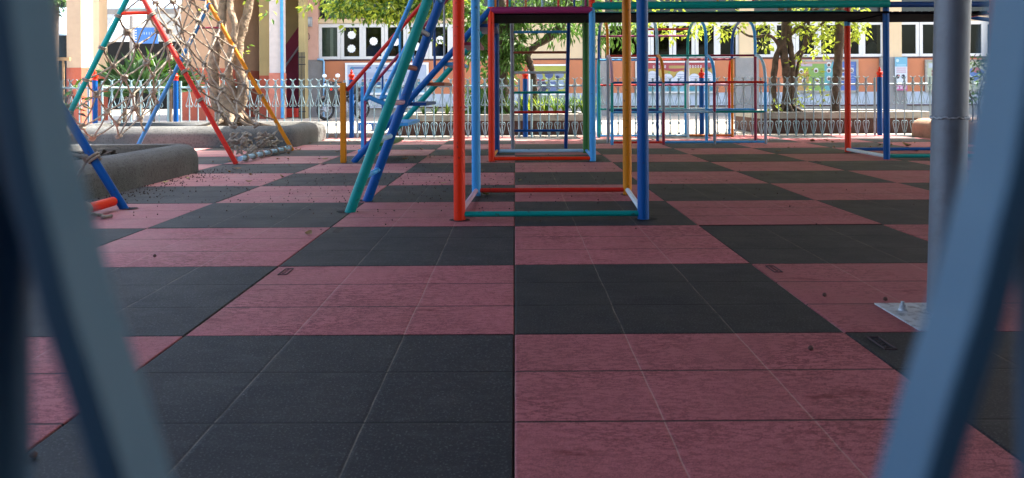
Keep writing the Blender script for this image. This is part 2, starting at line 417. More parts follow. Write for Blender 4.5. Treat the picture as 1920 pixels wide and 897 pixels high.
# bridge
X4, X5 = 3.90, 4.98
tubep('bridge_rail', [(xr, A, 1.618), (X4, A, 1.628)], .040, TEAL, fs_)
tubep('bridge_rail', [(xr, B, 1.615), (X4, B, 1.62)], .045, TEAL, fs_)
bd = MB()
for k in range(16):
    x = xr + .02 + k*(X4-xr)/16; bd.box((x, A+.03, 1.53), (x+(X4-xr)/16-.006, B-.02, 1.55))
bd.build('bridge_deck', DECK, fs_)
for k in range(8):
    x = xr+.2+k*.37; tubep('baluster', [(x, A, 1.65), (x, A, 2.2)], .011, (RED, TEAL, BLUE, MUSTARD)[k % 4], fs_, 8)
# right tower
post(fs_, X4, 8.72, [(-.02, 1.63, BLUE), (1.63, 2.5, ORANGE_RED)]); post(fs_, X4+.01, B, [(-.02, 1.48, ORANGE_RED), (1.48, 1.56, SKY), (1.56, 2.5, RED)], .035)
post(fs_, X5, A, [(-.02, 2.5, BRORANGE)]); post(fs_, X5, B, [(-.02, 2.5, SKY)])
for a, b, m in (((X4, 8.75), (X5, 8.75), TEAL), ((X4, B), (X5, B), BLUE), ((X4, 8.72), (X4, B), WHITEP), ((X5, A), (X5, B), ORANGE_RED)):
    tubep('base_bar', [(a[0], a[1], .03), (b[0], b[1], .03)], .02, m, fs_)
dd = MB()
for k in range(12):
    y = 8.7 + k*(B-8.7)/12; dd.box((X4, y, 1.52), (X5, y+.07, 1.535))
for k in range(14):
    x = X4 + k*(X5-X4)/14; dd.box((x, 8.7, 1.536), (x+.05, B, 1.55))
dd.build('deck', DECK, fs_)
tubep('deck_beam', [(X4, 8.68, 1.62), (X5, 8.68, 1.62)], .03, NAVY, fs_)
tubep('deck_beam', [(X4, B, 1.6), (X5, B, 1.6)], .03, DECK, fs_)
def arcp(t): return (4.98 + 2.3*math.sin(t*math.pi/2), 1.6 - 1.6*(1-math.cos(t*math.pi/2)))
for y in (A, B):
    tubep('arch_rail', [(arcp(t/12)[0], y, arcp(t/12)[1]) for t in range(13)], .024, BLUE, fs_)
for k in range(1, 11):
    x, z = arcp(k/11); tubep('arch_rung', [(x, A, z), (x, B, z)], .017, (ORANGE_RED, ORANGE_RED, SKY, SKY, WHITEP)[(k-1) % 5], fs_, 10)

# ------------------------------------------------------------------ arch climber
cl = thing('arch_climber', 'stepped arch climbing frame of thin bent tubes in many colours', 'climbing frame', (2.34, 12.3, 0))
YFs, YFt, YBt, YBs = 11.23, 11.68, 12.93, 13.1
xs = (1.305, 2.0, 2.69, 3.38); r = .021
def zt(py, px, Y): return P(px, py, Y).z
ZT, ZM, ZL = 1.775, 1.22, .84
def arch(x, m_b, m_t, m_f):
    n = 10; hr = (YBt-YFt)/2; yc = (YBt+YFt)/2; ze = ZT-.38
    top = [(x, yc+hr*math.cos(math.pi*k/n), ze+.38*math.sin(math.pi*k/n)**.75) for k in range(n+1)]
    MB().tube([(x, YBt, 0), (x, YBt, ZM)], r, 10, 0).tube([(x, YBt, ZM)]+top[:6], r, 10, 1).tube(top[5:]+[(x, YFt, ZM)], r, 10, 2).tube([(x, YFt, ZM), (x, YFt, 0)], r, 10, 3).build('tall_hoop', m_b, cl)
def sarch(x, yt, ys, ms):
    n = 8
    pts = [(x, yt+(ys-yt)*math.sin(math.pi/2*k/n), ZL+(ZM-ZL)*math.cos(math.pi/2*k/n)**.8) for k in range(n+1)]
    MB().tube(pts, r, 10, 0).tube([(x, ys, ZL), (x, ys, .44)], r, 10, 1).tube([(x, ys, .44), (x, ys, 0)], r, 10, 2).build('low_hoop', ms, cl)
arch(xs[0], [TEAL, NAVY, MUSTARD, GREYP], 0, 0); arch(xs[1], [TEAL, SKY, PALE, NAVY], 0, 0)
arch(xs[2], [WHITEP, TEAL, SKY, SKY], 0, 0); arch(xs[3], [MUSTARD, BLUE, SKY, MAROON], 0, 0)
sarch(xs[0]+.005, YFt, YFs, [PINKP, TEAL, SKY]); sarch(xs[1]+.005, YFt, YFs, [MUSTARD, GREYP, MAROON])
sarch(xs[2]+.005, YFt, YFs, [SKY, MAROON, GREYP]); sarch(xs[3]+.005, YFt, YFs, [PALE, SKY, GREYP])
for k, ms in enumerate(([SKY, SKY, SKY], [BLUE, TEAL, SKY], [NAVY, TEAL, SKY], [ORANGE_RED, RED, SKY])): sarch(xs[k]-.002, YBt-.001, YBs+.0, ms)
def bars(y, z, ms, rr=.0155):
    for k, m in enumerate(ms): tubep('cross_bar', [(xs[k], y, z), (xs[k+1], y, z)], rr, m, cl, 10)
yc = (YFt+YBt)/2
bars(yc, ZT-.01, (PURPLE, BLUE, RED)); bars(YFt+.12, ZT-.27, (MAROON, PURPLE, SKY)[0:0])
tubep('cross_bar', [(xs[1], YBt-.08, 1.68), (xs[2], YBt-.08, 1.68)], .0155, RED, cl, 10)
tubep('cross_bar', [(xs[0], YBt, 1.58), (xs[2], YBt, 1.58)], .0155, PURPLE, cl, 10)
bars(YFt, ZM, (RED, TEAL, MAROON)); bars(YBt, ZM-.01, (SKY, RED, MAROON))
bars(YFs, ZL, (BLUE, BLUE, RED)); bars(YBs, ZL-.02, (RED, PURPLE, PINKP))
bars(YFs, .44, (SKY, PALE, TEAL)); bars(YBs, .44, (TEAL, TEAL, WHITEP)); bars(YFt, .46, (NAVY, PALE, SKY))
bars(YFs, .032, (RED, SKY, SKY)); bars(YBt, .03, (SKY, PALE, BRORANGE))

# ------------------------------------------------------------------ galvanised pole
gp = G(1772, 600)
PX, PY = P(1771, 500, 2.72).x, 2.72
pole = thing('steel_pole', 'thick grey steel pole bolted to a white base plate at the right', 'pole', (PX, PY, 0))
MB().tube([(PX, PY, .0), (PX+.10, PY, 3.3)], .0545, 32).build('pole_shaft', STEEL, pole)
zr_ = P(1771, 221, PY).z; RX = PX+.10*zr_/3.3
ring = [(RX+.0565*math.cos(2*math.pi*k/48), PY+.0565*math.sin(2*math.pi*k/48), zr_+.0022*math.sin(k*2.3)+.0015*math.sin(k*5.1)) for k in range(48)]
MB().tube(ring, .0035, 6, closed=True).build('weld_seam', PLATE, pole)
p0, p1, p2 = G(1645, 572), G(1718, 621), G(1740, 570)
# steel base plate sits in a missing tile
py1, py0 = G(1690, 571).y, G(1700, 621).y
px0 = (G(1645, 572).x+G(1718, 621).x)/2
MB().box((px0, py0-.0, .001), (px0+.235, py1, .0052)).build('base_plate', PLATE, pole)
for (bx, by) in ((.02, .24), (.07, .05), (.16, .04), (.17, .25)):
    q = MB().lathe((px0+bx+.035, py1-.33+by+.0, .005), [(.016, 0), (.016, .004), (.011, .004), (.011, .018), (.006, .018), (.006, .028)], 6).build('bolt', PLATE, pole)
op = thing('floor_plate', 'orange steel plate set in the dark tiles at the far left', 'plate', (G(15, 580).x, G(15, 580).y, 0))
qa, qb = G(46, 568), G(8, 594)
MB().box((qa.x-.36, qb.y, .001), (qa.x-.01, qa.y, .006)).build('steel_plate', ORANGE_RED, op)
MB().lathe((qa.x-.05, qa.y-.03, .005), [(.014, 0), (.014, .012), (.007, .012), (.007, .022)], 6).build('bolt', ORANGE_RED, op)

# ------------------------------------------------------------------ near fence the camera looks through
def curl(n0): return n0
nf = thing('near_fence', 'blurred blue wrought iron fence right in front of the camera', 'fence', (0, .13, 0))
def zpx(py): return H + (171-py)*.12/F
def near_baluster(cx, side_curves):
    mb = MB()
    mb.tube([(cx, .128, .0), (cx, .128, .93)], .0058, 12)
    for sgn, pts in side_curves:
        full = cat_path([(p[0], 0, p[1]) for p in pts], 6)
        vs = []
        for i, p in enumerate(full):
            a = full[max(0, i-1)]; b = full[min(len(full)-1, i+1)]; t = (b-a).normalized(); nx = Vector((t.z, 0, -t.x))
            for (o, y) in ((-.0025, .120), (.0025, .120), (.0025, .133), (-.0025, .133)):
                vs.append((cx + sgn*(p.x + nx.x*o), y, p.z + nx.z*o))
        N = len(full); fs = []
        for i in range(N-1):
            for k in range(4):
                k2 = (k+1) % 4; fs.append((i*4+k, i*4+k2, (i+1)*4+k2, (i+1)*4+k))
        mb.add(vs, fs)
    return mb
offs = [(.008, .80), (.0052, .765), (.0058, .748), (.0092, .725), (.0120, .714), (.0150, .702), (.0176, .694), (.0222, .679), (.033, .64), (.043, .58), (.046, .535), (.034, .51), (.02, .52), (.022, .54)]
crown = [(.04, .92), (.02, .905), (.007, .87), (.02, .84), (.04, .82)]
heart = [(.006, .02), (.028, .11), (.045, .19), (.044, .22), (.028, .235), (.012, .225), (.013, .205), (.022, .202)]
for k in range(-6, 6):
    cx = .1650*(k+.5) + .0012
    near_baluster(cx, [(s, q) for s in (1, -1) for q in (offs, crown, heart)]).build('baluster', NEARF, nf, bevel=.0008)
boxp('rail', (-1.2, .118, .81), (1.2, .138, .826), NEARF, nf)
boxp('rail', (-1.2, .118, .30), (1.2, .138, .312), NEARF, nf)

# ------------------------------------------------------------------ far fence panels and posts
def baluster_mesh():
    mb = MB()
    mb.tube([(0, 0, 0), (0, 0, .93)], .0095, 8)
    C1 = [(.046, .942), (.022, .925), (.008, .885), (.020, .848), (.042, .822)]
    C2 = [(.043, .806), (.022, .778), (.008, .742), (.012, .70), (.034, .60), (.053, .545), (.051, .516), (.034, .505), (.022, .52), (.029, .538)]
    C3 = [(.008, .02), (.03, .11), (.046, .185), (.048, .213), (.032, .236), (.013, .226), (.012, .206), (.022, .2)]
    for c in (C1, C2, C3):
        for s_ in (1, -1):
            mb.tube(cat_path([(s_*x, 0, z) for x, z in c], 3), .0055, 6)
    return mb
bal_me = None
def fence_panel(x0, x1, Y, label, ang=0, y1=None):
    global bal_me
    x0 += .1; x1 -= .1
    t = thing('scroll_fence', label, 'fence', (x0, Y, 0), 'scroll topped fence panels round the playground')
    if y1 is not None:
        t.rotation_euler[2] = math.atan2(y1-Y, x1-x0); w = math.hypot(x1-x0, y1-Y)
    else: w = x1-x0
    MB().tube([(0, 0, .815), (w, 0, .815)], .0145, 10).build('rail', FENCE, t, local=True)
    for x in (0, w): MB().tube([(x, 0, 0), (x, 0, .92)], .017, 10).build('stile', FENCE, t, local=True)
    n = max(1, round(w/.1365)-1)
    for k in range(n):
        if bal_me is None:
            o = baluster_mesh().build('baluster', FENCE, t, local=True); bal_me = o.data
        else:
            o = bpy.data.objects.new('baluster', bal_me); C.objects.link(o); o.parent = t
        o.location.x = w*(k+1)/(n+1)
def fence_post(x, Y, label):
    t = thing('fence_post', label, 'fence post', (x, Y, 0), 'blue fence posts with red finials')
    MB().tube([(x, Y, 0), (x, Y, .93)], .039, 18).build('post_shaft', BLUE, t)
    MB().lathe((x, Y, .93), [(.042, 0), (.044, .012), (.03, .02), (.046, .045), (.05, .065), (.04, .085), (.018, .095), (.024, .11), (.022, .125), (.01, .135), (.012, .15), (.004, .165)], 16).build('finial', ORANGE_RED, t)
FY = 13.2
pxs = [-8.15, -5.42, P(658, 200, FY).x, P(985, 200, FY).x, P(1317, 200, FY).x, P(1652, 200, FY).x, 8.6]
plabels = [None, 'blue fence post with red finial between the red and mustard net legs', 'blue fence post with red finial just right of the mustard stair post',
  'blue fence post with red finial seen through the rung ladder', 'blue fence post with red finial behind the arch climber', 'blue fence post with red finial beside the right tower blue post',
  None]
for x, lb_ in zip(pxs, plabels):
    if lb_: fence_post(x, FY+.05, lb_)
flabels = {1: 'white fence panel with scroll tops behind the rope net and left tree', 2: 'scroll topped fence panel behind the stairs and near ladder',
  3: 'scroll topped fence panel directly behind the rung ladder and green post', 4: 'scroll topped fence panel behind the right part of the arch climber',
  5: 'scroll topped fence panel behind the thick steel pole and right planter'}
for k, lb_ in flabels.items(): fence_panel(pxs[k], pxs[k+1], FY, lb_)
fence_post(P(178, 200, 12.6).x, 12.6, 'leftmost blue fence post with orange finial beside the pale pillar')
fence_panel(P(178, 200, 12.6).x, -5.42, 12.62, 'white fence panel in sun behind the left rope net', y1=FY)
fence_panel(-8.9, P(178, 200, 12.6).x, 12.6, 'leftmost fence panel in front of the pale pillar')

# ------------------------------------------------------------------ planters
def kerb_planter(name, label, x0, y0, x1, y1, h=.265, t=.29, m=TERRAZZO, soil=.16, rr=.14):
    p = thing(name, label, 'planter', ((x0+x1)/2, (y0+y1)/2, 0))
    # rounded-top wall profile swept round a rectangle with rounded corners
    prof = []
    for k in range(9):
        a = math.pi*k/8; prof.append((t/2*math.cos(a)*1.0, h - rr + rr*math.sin(a)))
    prof = [(t/2, 0)] + prof + [(-t/2, 0)]
    cr = .16; path = []
    cs = [(x1-cr, y0+cr, -90), (x1-cr, y1-cr, 0), (x0+cr, y1-cr, 90), (x0+cr, y0+cr, 180)]
    for cx, cy, a0 in cs:
        for k in range(7):
            a = R(a0 + 90*k/6); path.append((cx, cy, math.cos(a), math.sin(a)))
    vs = []
    for cx, cy, nx, ny in path:
        for (o, z) in prof:
            d = cr + o - t/2
            vs.append((cx+nx*d, cy+ny*d, z))
    n = len(prof); N = len(path)
    mb = MB(); mb.add(vs, [(i*n+k, ((i+1)%N)*n+k, ((i+1)%N)*n+k+1, i*n+k+1) for i in range(N) for k in range(n-1)], 0, True)
    mb.build('kerb_wall', m, p)
    sb = MB(); nx_, ny_ = 24, 24
    for j in range(ny_+1):
        for i in range(nx_+1):
            sb.v.append((x0+.12+(x1-x0-.24)*i/nx_, y0+.12+(y1-y0-.24)*j/ny_, soil+random.uniform(-.015, .03)))
    for j in range(ny_):
        for i in range(nx_):
            a = j*(nx_+1)+i; sb.f.append((a, a+1, a+nx_+2, a+nx_+1)); sb.m.append(0); sb.sm.append(False)
    sb.build('soil', SOIL, p)
    return p
kerb_planter('stone_planter', 'dark rounded pebble concrete planter behind the near blue net leg', -6.2, 3.4, -2.93, 7.80)
kerb_planter('stone_planter', 'long rounded concrete planter around the left tree', -6.4, 11.0, -2.93, 12.98, h=.285)
WARMST = mat('warm_stone', '#9a7a64', rough=.9, var=.25, scale=3, bump=.6, bscale=80, dirt='#6a5242', dirt_amt=.6, dscale=12)
kerb_planter('stone_planter', 'brownish rounded stone planter behind the thick steel pole', 6.15, 11.3, 8.8, 13.0, h=.285, m=WARMST)
def wall_planter(label, x0, x1, y0, y1, h=.33):
    p = thing('raised_planter', label, 'planter', ((x0+x1)/2, y0, 0))
    boxp('planter_wall', (x0, y0, -.03), (x1, y1, h-.11), BROWNWALL, p)
    mb = MB(); o = .03
    mb.box((x0-o, y0-o, h-.11), (x1+o, y0+.15, h)).box((x0-o, y1-.15, h-.11), (x1+o, y1+o, h)).box((x0-o, y0+.15, h-.11), (x0+.15, y1-.15, h)).box((x1-.15, y0+.15, h-.11), (x1+o, y1-.15, h))
    mb.build('rim', CONC, p, bevel=.008)
    boxp('soil', (x0+.15, y0+.15, h-.11), (x1-.15, y1-.15, h-.03), SOIL, p)
wall_planter('brown raised planter with strap leaved plants behind the rung ladder', P(742, 220, 13.9).x, P(1112, 220, 13.9).x, 13.9, 15.6, h=.345)
wall_planter('brown raised planter under the two right hand trees', P(1428, 220, 13.9).x, P(1738, 220, 13.9).x, 13.9, 15.6, h=.36)
k1 = MB().box((-3.4, 13.32, 0), (-1.99, 13.5, .07)).build('kerb', CONC, bevel=.01); tag(k1, 'low concrete kerb on the ground behind the fence left of the stairs', 'kerb')
# rubble and dead leaves on the near planter's soil
rub = MB()
for _ in range(260):
    x = random.uniform(-5.4, -3.15); y = random.uniform(5.2, 7.6); s = random.uniform(.02, .06)
    vs = [(x+random.uniform(-s, s), y+random.uniform(-s, s), .17+random.uniform(0, s*1.1)) for _ in range(6)]
    rub.add(vs, [(0,1,2),(0,2,3),(0,3,4),(1,2,5),(2,3,5),(3,4,5)])
o = rub.build('leaf_litter', mat('litter', '#4a4038', rough=1, var=.5, scale=20)); tag(o, 'dead leaves and bark bits heaped on the near planter soil', 'leaf litter', kind='stuff')

# ------------------------------------------------------------------ rope nets
def wrap(mb, p, d, r, turns=2.5, rr=.0105):
    d = Vector(d).normalized(); u = d.orthogonal().normalized(); w = d.cross(u); p = Vector(p); pts = []
    n = int(turns*12)
    for k in range(n+1):
        a = 2*math.pi*k/12; pts.append(p + d*(k/n-.5)*turns*rr*2.1 + (u*math.cos(a)+w*math.sin(a))*(r+rr*.8))
    mb.tube(pts, rr, 6)
def knot(mb, p, s=.024):
    p = Vector(p)
    ax = Vector((random.uniform(-1,1), random.uniform(-1,1), random.uniform(-1,1))).normalized()
    for q in range(2):
        u = ax.orthogonal().normalized(); w = ax.cross(u)
        c = p + ax*random.uniform(-.35, .35)*s
        mb.tube([c+(u*math.cos(2*math.pi*k/8)+w*math.sin(2*math.pi*k/8))*s*.62 for k in range(8)], s*.42, 6, closed=True)
        ax = (ax + Vector((random.uniform(-1,1), random.uniform(-1,1), random.uniform(-1,1)))*.8).normalized()
def net(parent, c00, c10, c01, c11, nu, nv, tlow=.0, sag=.05, rr=.0105):
    """diamond net over the quad (c00,c10 bottom near/far; c01,c11 top)."""
    c00, c10, c01, c11 = map(Vector, (c00, c10, c01, c11)); mb = MB(); nodes_ = {}
    nrm = (c10-c00).cross(c01-c00).normalized()
    for j in range(nv+1):
        for i in range(2*nu+1):
            if (i+j) % 2: continue
            u = i/(2*nu); v = tlow + (1-tlow)*j/nv
            p = (c00*(1-u)+c10*u)*(1-v) + (c01*(1-u)+c11*u)*v
            edge = i in (0, 2*nu)
            if not edge:
                p = p - nrm*math.copysign(1, nrm.z)*sag*math.sin(math.pi*u)*math.sin(math.pi*min(1, v)) + Vector([random.uniform(-.025, .025) for _ in range(3)])
            nodes_[(i, j)] = (p, edge)
    for (i, j), (p, e) in nodes_.items():
        if not e: knot(mb, p, random.uniform(.034, .044))
        elif 0 < j < nv:
            d = (c01-c00) if i == 0 else (c11-c10); wrap(mb, p, d, .024, 2.3, .0085)
        for di in (-1, 1):
            if di == 1 and not e and random.random() < .8:
                q = nodes_.get((i, j+2))
                if q and not q[1]: mb.tube([p, (p+q[0])/2+Vector((random.uniform(-.03, .03), 0, 0)), q[0]], rr*.9, 6)
            q = nodes_.get((i+di, j+1))
            if q:
                mid = (p+q[0])/2 + Vector((random.uniform(-.012, .012), random.uniform(-.012, .012), -.012))
                mb.tube([p, mid, q[0]], rr, 6)
    return mb
# far net climber
AP = 1.84
nA = thing('net_climber', 'far rope net climber with red, mustard, teal and blue legs', 'net climber', (-3.8, 9.4, 0))
rN, mF = G(443, 308), G(549, 283)
apN = Vector((-3.87, rN.y, AP)); apF = Vector((-3.80, mF.y, AP))
lN = Vector((-4.88, rN.y, 0)); lF = Vector((-4.75, mF.y, 0))
def top_x(a, b, Y, py0=0):      # keep each leg on its measured screen line
    return a
tubep('leg', [rN, P(270, 0, rN.y) + (P(270, 0, rN.y)-rN)*.08], .025, RED, nA)
tubep('leg', [mF, P(385, -4, mF.y)], .025, MUSTARD, nA)
apN = P(270, 0, rN.y) + (P(270, 0, rN.y)-rN)*.08; apF = P(386, -2, mF.y)
t0 = P(237, 0, rN.y); t1 = P(81, 306, rN.y)
tubep('leg', [P(250, -25, rN.y), t1+Vector((0,0,-.03))], .027, TEAL, nA)
tubep('leg', [apF+Vector((.05,0,-.05)), P(255, 281, mF.y)], .026, mat('paint_steel_blue', '#3f7fb4', rough=.42, var=.1, spec=.38), nA)
tubep('ridge_bar', [apN+Vector((-.02,0,.02)), apF+Vector((.0,.05,.0))], .034, BLUE, nA)
tubep('cross_brace', [P(226, 26, rN.y), P(284, 24, rN.y)], .018, ORANGE_RED, nA)
tubep('cross_brace', [P(372, 53, mF.y), P(412, 52, mF.y)], .012, MAROON, nA)
tubep('base_bar', [rN+Vector((.02,.05,.05)), mF+Vector((-.02,-.05,.05))], .026, PALE, nA)
nm = net(nA, rN, mF, apN, apF, 3, 10, tlow=.20, sag=.09)
# slack loops heaped on the base bar
for k in range(40):
    y = random.uniform(rN.y+.05, mF.y-.3); x = -2.87 + random.uniform(-.2, .02); z = random.uniform(.03, .30)*(1-.5*(y-rN.y)/1.9)+.02
    pts = [(x+random.uniform(-.07, .07), y+random.uniform(-.09, .09), max(.012, z+random.uniform(-.05, .05))) for _ in range(5)]
    nm.tube(cat_path(pts, 4), .0095, 6)
    if k % 2: knot(nm, (x, y, z+.02), .03)
for k in range(7):
    y = rN.y+.2+k*.24; wrap(nm, (rN.x+.03+(mF.x-rN.x)*k/7, y, .05), (0, 1, 0), .026, 1.8, .009)
nm.tube(cat_path([P(518, 232, 10.1), P(520, 245, 10.1), P(512, 252, 10.05), P(520, 262, 10.0), P(512, 268, 9.9), P(505, 275, 9.8)], 4), .010, 6)
nm.build('rope_net', ROPE, nA)
bN, bF = t1, P(255, 281, mF.y)
net(nA, bN, bF, P(237, 0, rN.y), apF, 3, 9, tlow=.12, sag=.07).build('rope_net', ROPE, nA)
# near net climber, mostly hidden by the blurred bar
foot = G(235, 392)
nB = thing('net_climber', 'nearest rope net climber leg in blue with an orange foot bar', 'net climber', (foot.x, foot.y, 0))
topB = P(115, 200, foot.y); dB = (topB-foot)
apB = foot + dB*(AP/dB.z)
tubep('leg', [foot+Vector((-.0,0,-.01)), apB], .026, BLUE, nB)
nearY = 3.6
n0 = Vector((foot.x, nearY, 0)); apB2 = Vector((apB.x, nearY, AP))
tubep('leg', [n0, apB2], .026, TEAL, nB)
tubep('ridge_bar', [apB, apB2], .03, BLUE, nB)
tubep('leg', [apB, (2*apB.x-foot.x, foot.y, .12)], .026, MUSTARD, nB); tubep('leg', [apB2, (2*apB.x-foot.x, nearY, .12)], .026, RED, nB)
tubep('base_bar', [Vector((foot.x-.05, foot.y-.06, .055)), Vector((foot.x-.04, nearY, .055))], .030, BRORANGE if False else ORANGE_RED, nB)
nm = MB()
pw = foot + dB*.5*(.98); pw = P(163, 295, foot.y)
pw = foot + dB*((P(170, 296, foot.y).z)/dB.z)
wrap(nm, pw, dB, .027, 2.6, .0095); wrap(nm, pw+Vector((-.04,0,0)), (1,0,.3), .012, 1.5, .012)
nm.tube(cat_path([pw+Vector((-.03,-.02,0)), pw+Vector((-.12,-.12,.03)), pw+Vector((-.25,-.5,.0))], 5), .011, 6)
nm.tube(cat_path([pw+Vector((-.04,-.01,-.02)), pw+Vector((-.07,-.06,-.12)), pw+Vector((-.07,-.12,-.22)), (foot.x-.1, foot.y-.35, .02)], 5), .010, 6)
wrap(nm, (foot.x-.05, foot.y-.42, .055), (0, 1, 0), .032, 2.2, .010)
nm.tube(cat_path([(foot.x-.02, foot.y-.40, .03), (foot.x+.03, foot.y-.36, .012), (foot.x+.07, foot.y-.42, .012), (foot.x+.1, foot.y-.38, .012)], 5), .010, 6)
for k in range(5):
    a = Vector((foot.x-.05, foot.y-.42-k*.24, .055)); b = apB + Vector((0, -.3*k, -.9))
    nm.tube(cat_path([a, (a+b)/2+Vector((-.03,0,-.05)), b], 4), .0095, 6); knot(nm, (a+b)/2+Vector((-.03,0,-.05)), .035)
nm.build('rope_net', ROPE, nB)
addhole(foot.x+.03, foot.y, .05)
o = hc.build('tile_cutout', hm, floor); 

# ------------------------------------------------------------------ trees and plants
def leaf(mb, p, d, L, W, mi=0):
    d = Vector(d).normalized(); s = d.cross(Vector((random.uniform(-1,1), random.uniform(-1,1), random.uniform(-1,1))))
    if s.length < 1e-3: s = d.orthogonal()
    s.normalize(); nn = d.cross(s)*L*.12; p = Vector(p)
    mb.add([p, p+d*L*.45+s*W/2+nn, p+d*L, p+d*L*.45-s*W/2+nn, p+d*L*.5], [(0,1,4),(1,2,4),(2,3,4),(3,0,4)], mi)
def clump(mb, c, rad, n, L, W, droop=.4, flat=.7, nm=2):
    c = Vector(c)
    for _ in range(n):
        v = Vector((random.gauss(0, 1), random.gauss(0, 1), random.gauss(0, 1)*flat)); v = v.normalized()*rad*random.random()**.45
        d = v.normalized()*.7 + Vector((random.uniform(-.6,.6), random.uniform(-.6,.6), random.uniform(-.5,.4)-droop))
        leaf(mb, c+v, d, L*random.uniform(.6, 1.2), W*random.uniform(.7, 1.2), random.choice(range(nm)))
def limb(mb, pts, r0, r1, n=10, wob=.04):
    path = cat_path(pts, 6); N = len(path)
    path = [p + Vector((random.uniform(-1,1), random.uniform(-1,1), 0))*wob*(r0) for p in path]
    rs = [(r0+(r1-r0)*i/(N-1))*random.uniform(.9, 1.12) for i in range(N)]
    mb.tube(path, rs, n)
def leafy_crown(mb, centers, rad, n, L, W, **k):
    for c in centers: clump(mb, c, rad*random.uniform(.7, 1.2), int(n*random.uniform(.7, 1.2)), L, W, **k)

# left tree, several mottled stems
Yt = 12.0
t = thing('tree', 'left tree with several pale mottled stems in the long rounded planter', 'tree', (P(435, 232, Yt).x, Yt, .2), 'trees around the playground')
mb = MB()
def T(px, py, dy=0, Y=None): return P(px, py, (Y or Yt)+dy)
limb(mb, [T(435, 238), T(428, 205), T(424, 165)], .17, .10, 14, .1)
limb(mb, [T(425, 235), T(405, 190), T(400, 120, -.1), T(408, 70, -.1), T(418, 20), T(420, -60)], .085, .05, 12, .15)
limb(mb, [T(445, 230), T(455, 160), T(445, 100), T(462, 30, .1), T(475, -60, .2)], .085, .06, 12, .15)
limb(mb, [T(415, 180), T(395, 130, .1), T(420, 60, .2), T(398, 0, .2), T(380, -60)], .055, .04, 10, .15)
limb(mb, [T(438, 180), T(428, 120, -.15), T(440, 60, -.15), T(432, 0), T(450, -60)], .06, .045, 10, .15)
for a in range(9):
    an = a*.7; c = T(438, 232)
    limb(mb, [c+Vector((math.cos(an)*.14, math.sin(an)*.14, .12)), c+Vector((math.cos(an)*.3, math.sin(an)*.3, .0)), c+Vector((math.cos(an)*.6, math.sin(an)*.45, -.05))], .05, .015, 8)
mb.build('trunk', BARK, t)
mb = MB()
cen = [Vector((random.uniform(-7.2, -2.2), random.uniform(9.6, 14.2), random.uniform(2.9, 4.3))) for _ in range(60)]
cen = [c for c in cen if not (c.x > -5.2 and c.y > 10.9)]
leafy_crown(mb, cen, .62, 110, .17, .08)
leafy_crown(mb, [T(390, 20), T(470, -10), T(520, -5), T(500, 25)], .12, 9, .12, .05)
leafy_crown(mb, [T(455, 100, .2), T(462, 85)], .06, 5, .08, .035)
mb.build('crown', [LEAF_G, LEAF_Y], t)

# tree hanging over the building, upper left and centre
Yc = 15.0
t = thing('tree', 'bushy tree with drooping leaves and a leaning pale limb behind the rung ladder', 'tree', (P(940, 200, Yc).x, Yc, .2), 'trees around the playground')
mb = MB()
limb(mb, [T(938, 245, Y=Yc), T(942, 180, Y=Yc), T(935, 110, Y=Yc), T(945, 40, Y=Yc), T(930, -40, Y=Yc)], .15, .09, 12, .1)
limb(mb, [T(1003, 225, .1, Y=Yc), T(1000, 140, Y=Yc), T(990, 100, Y=Yc), T(1030, 70, Y=Yc), T(1055, 45, Y=Yc), T(1070, 0, Y=Yc)], .05, .075, 12, .3)
limb(mb, [T(985, 100, Y=Yc), T(955, 60, Y=Yc), T(960, 0, Y=Yc)], .07, .05, 10, .1)
limb(mb, [T(935, 60, Y=Yc), T(860, 10, -.3, Y=Yc), T(760, -20, -.5, Y=Yc), T(660, -10, -.6, Y=Yc)], .06, .02, 8, .1)
mb.build('trunk', DBARK, t)
mb = MB()
pts = []
for _ in range(52):
    px = random.uniform(870, 975); py = random.uniform(10, 235); pts.append(P(px, py, Yc+random.uniform(-.3, .5)))
leafy_crown(mb, pts, .21, 58, .17, .05, droop=.7)
pts = [P(random.uniform(960, 1110), random.uniform(-30, 75), Yc+random.uniform(-.3, .5)) for _ in range(34)]
leafy_crown(mb, pts, .20, 30, .17, .045, droop=.8)
pts = [P(random.uniform(1120, 1200), random.uniform(0, 85), Yc+random.uniform(-.3, .5)) for _ in range(14)]
leafy_crown(mb, pts, .17, 28, .17, .045, droop=.8)
mb.build('crown', [LEAF_G, LEAF_G, LEAF_Y], t)
for nme, xy, n in (('crown', None, 0),):
    mb = MB(); pts = []
    for _ in range(150):
        px = random.uniform(620, 868); py = random.uniform(-60, 34 - abs(px-745)*.10); pts.append(P(px, py, 14.4+random.uniform(-.4, .4)))
    leafy_crown(mb, pts, .19, 34, .13, .055, droop=.5)
    leafy_crown(mb, [P(724, 38, 14.4), P(655, 52, 14.4), P(770, 30, 14.4), P(782, 60, 14.4), P(590, 8, 14.4), P(575, 14, 14.4), P(605, -5, 14.4), P(820, 75, 14.4), P(833, 40, 14.4)], .12, 12, .12, .05, droop=.6)
    o = mb.build('low_branch_leaves', [LEAF_Y, LEAF_G], t); o['label'] = 'bright yellow green hanging leaves above the stairs'

t.location = t.location
mb = MB(); leafy_crown(mb, [Vector((random.uniform(-1.5, 7.5), random.uniform(13.0, 15.2), random.uniform(3.4, 4.1))) for _ in range(78)], .42, 60, .15, .06); mb.build('dapple_leaves', [LEAF_G, LEAF_Y], t)  # unseen leaf clumps added past the roof edge to dapple the sunlight
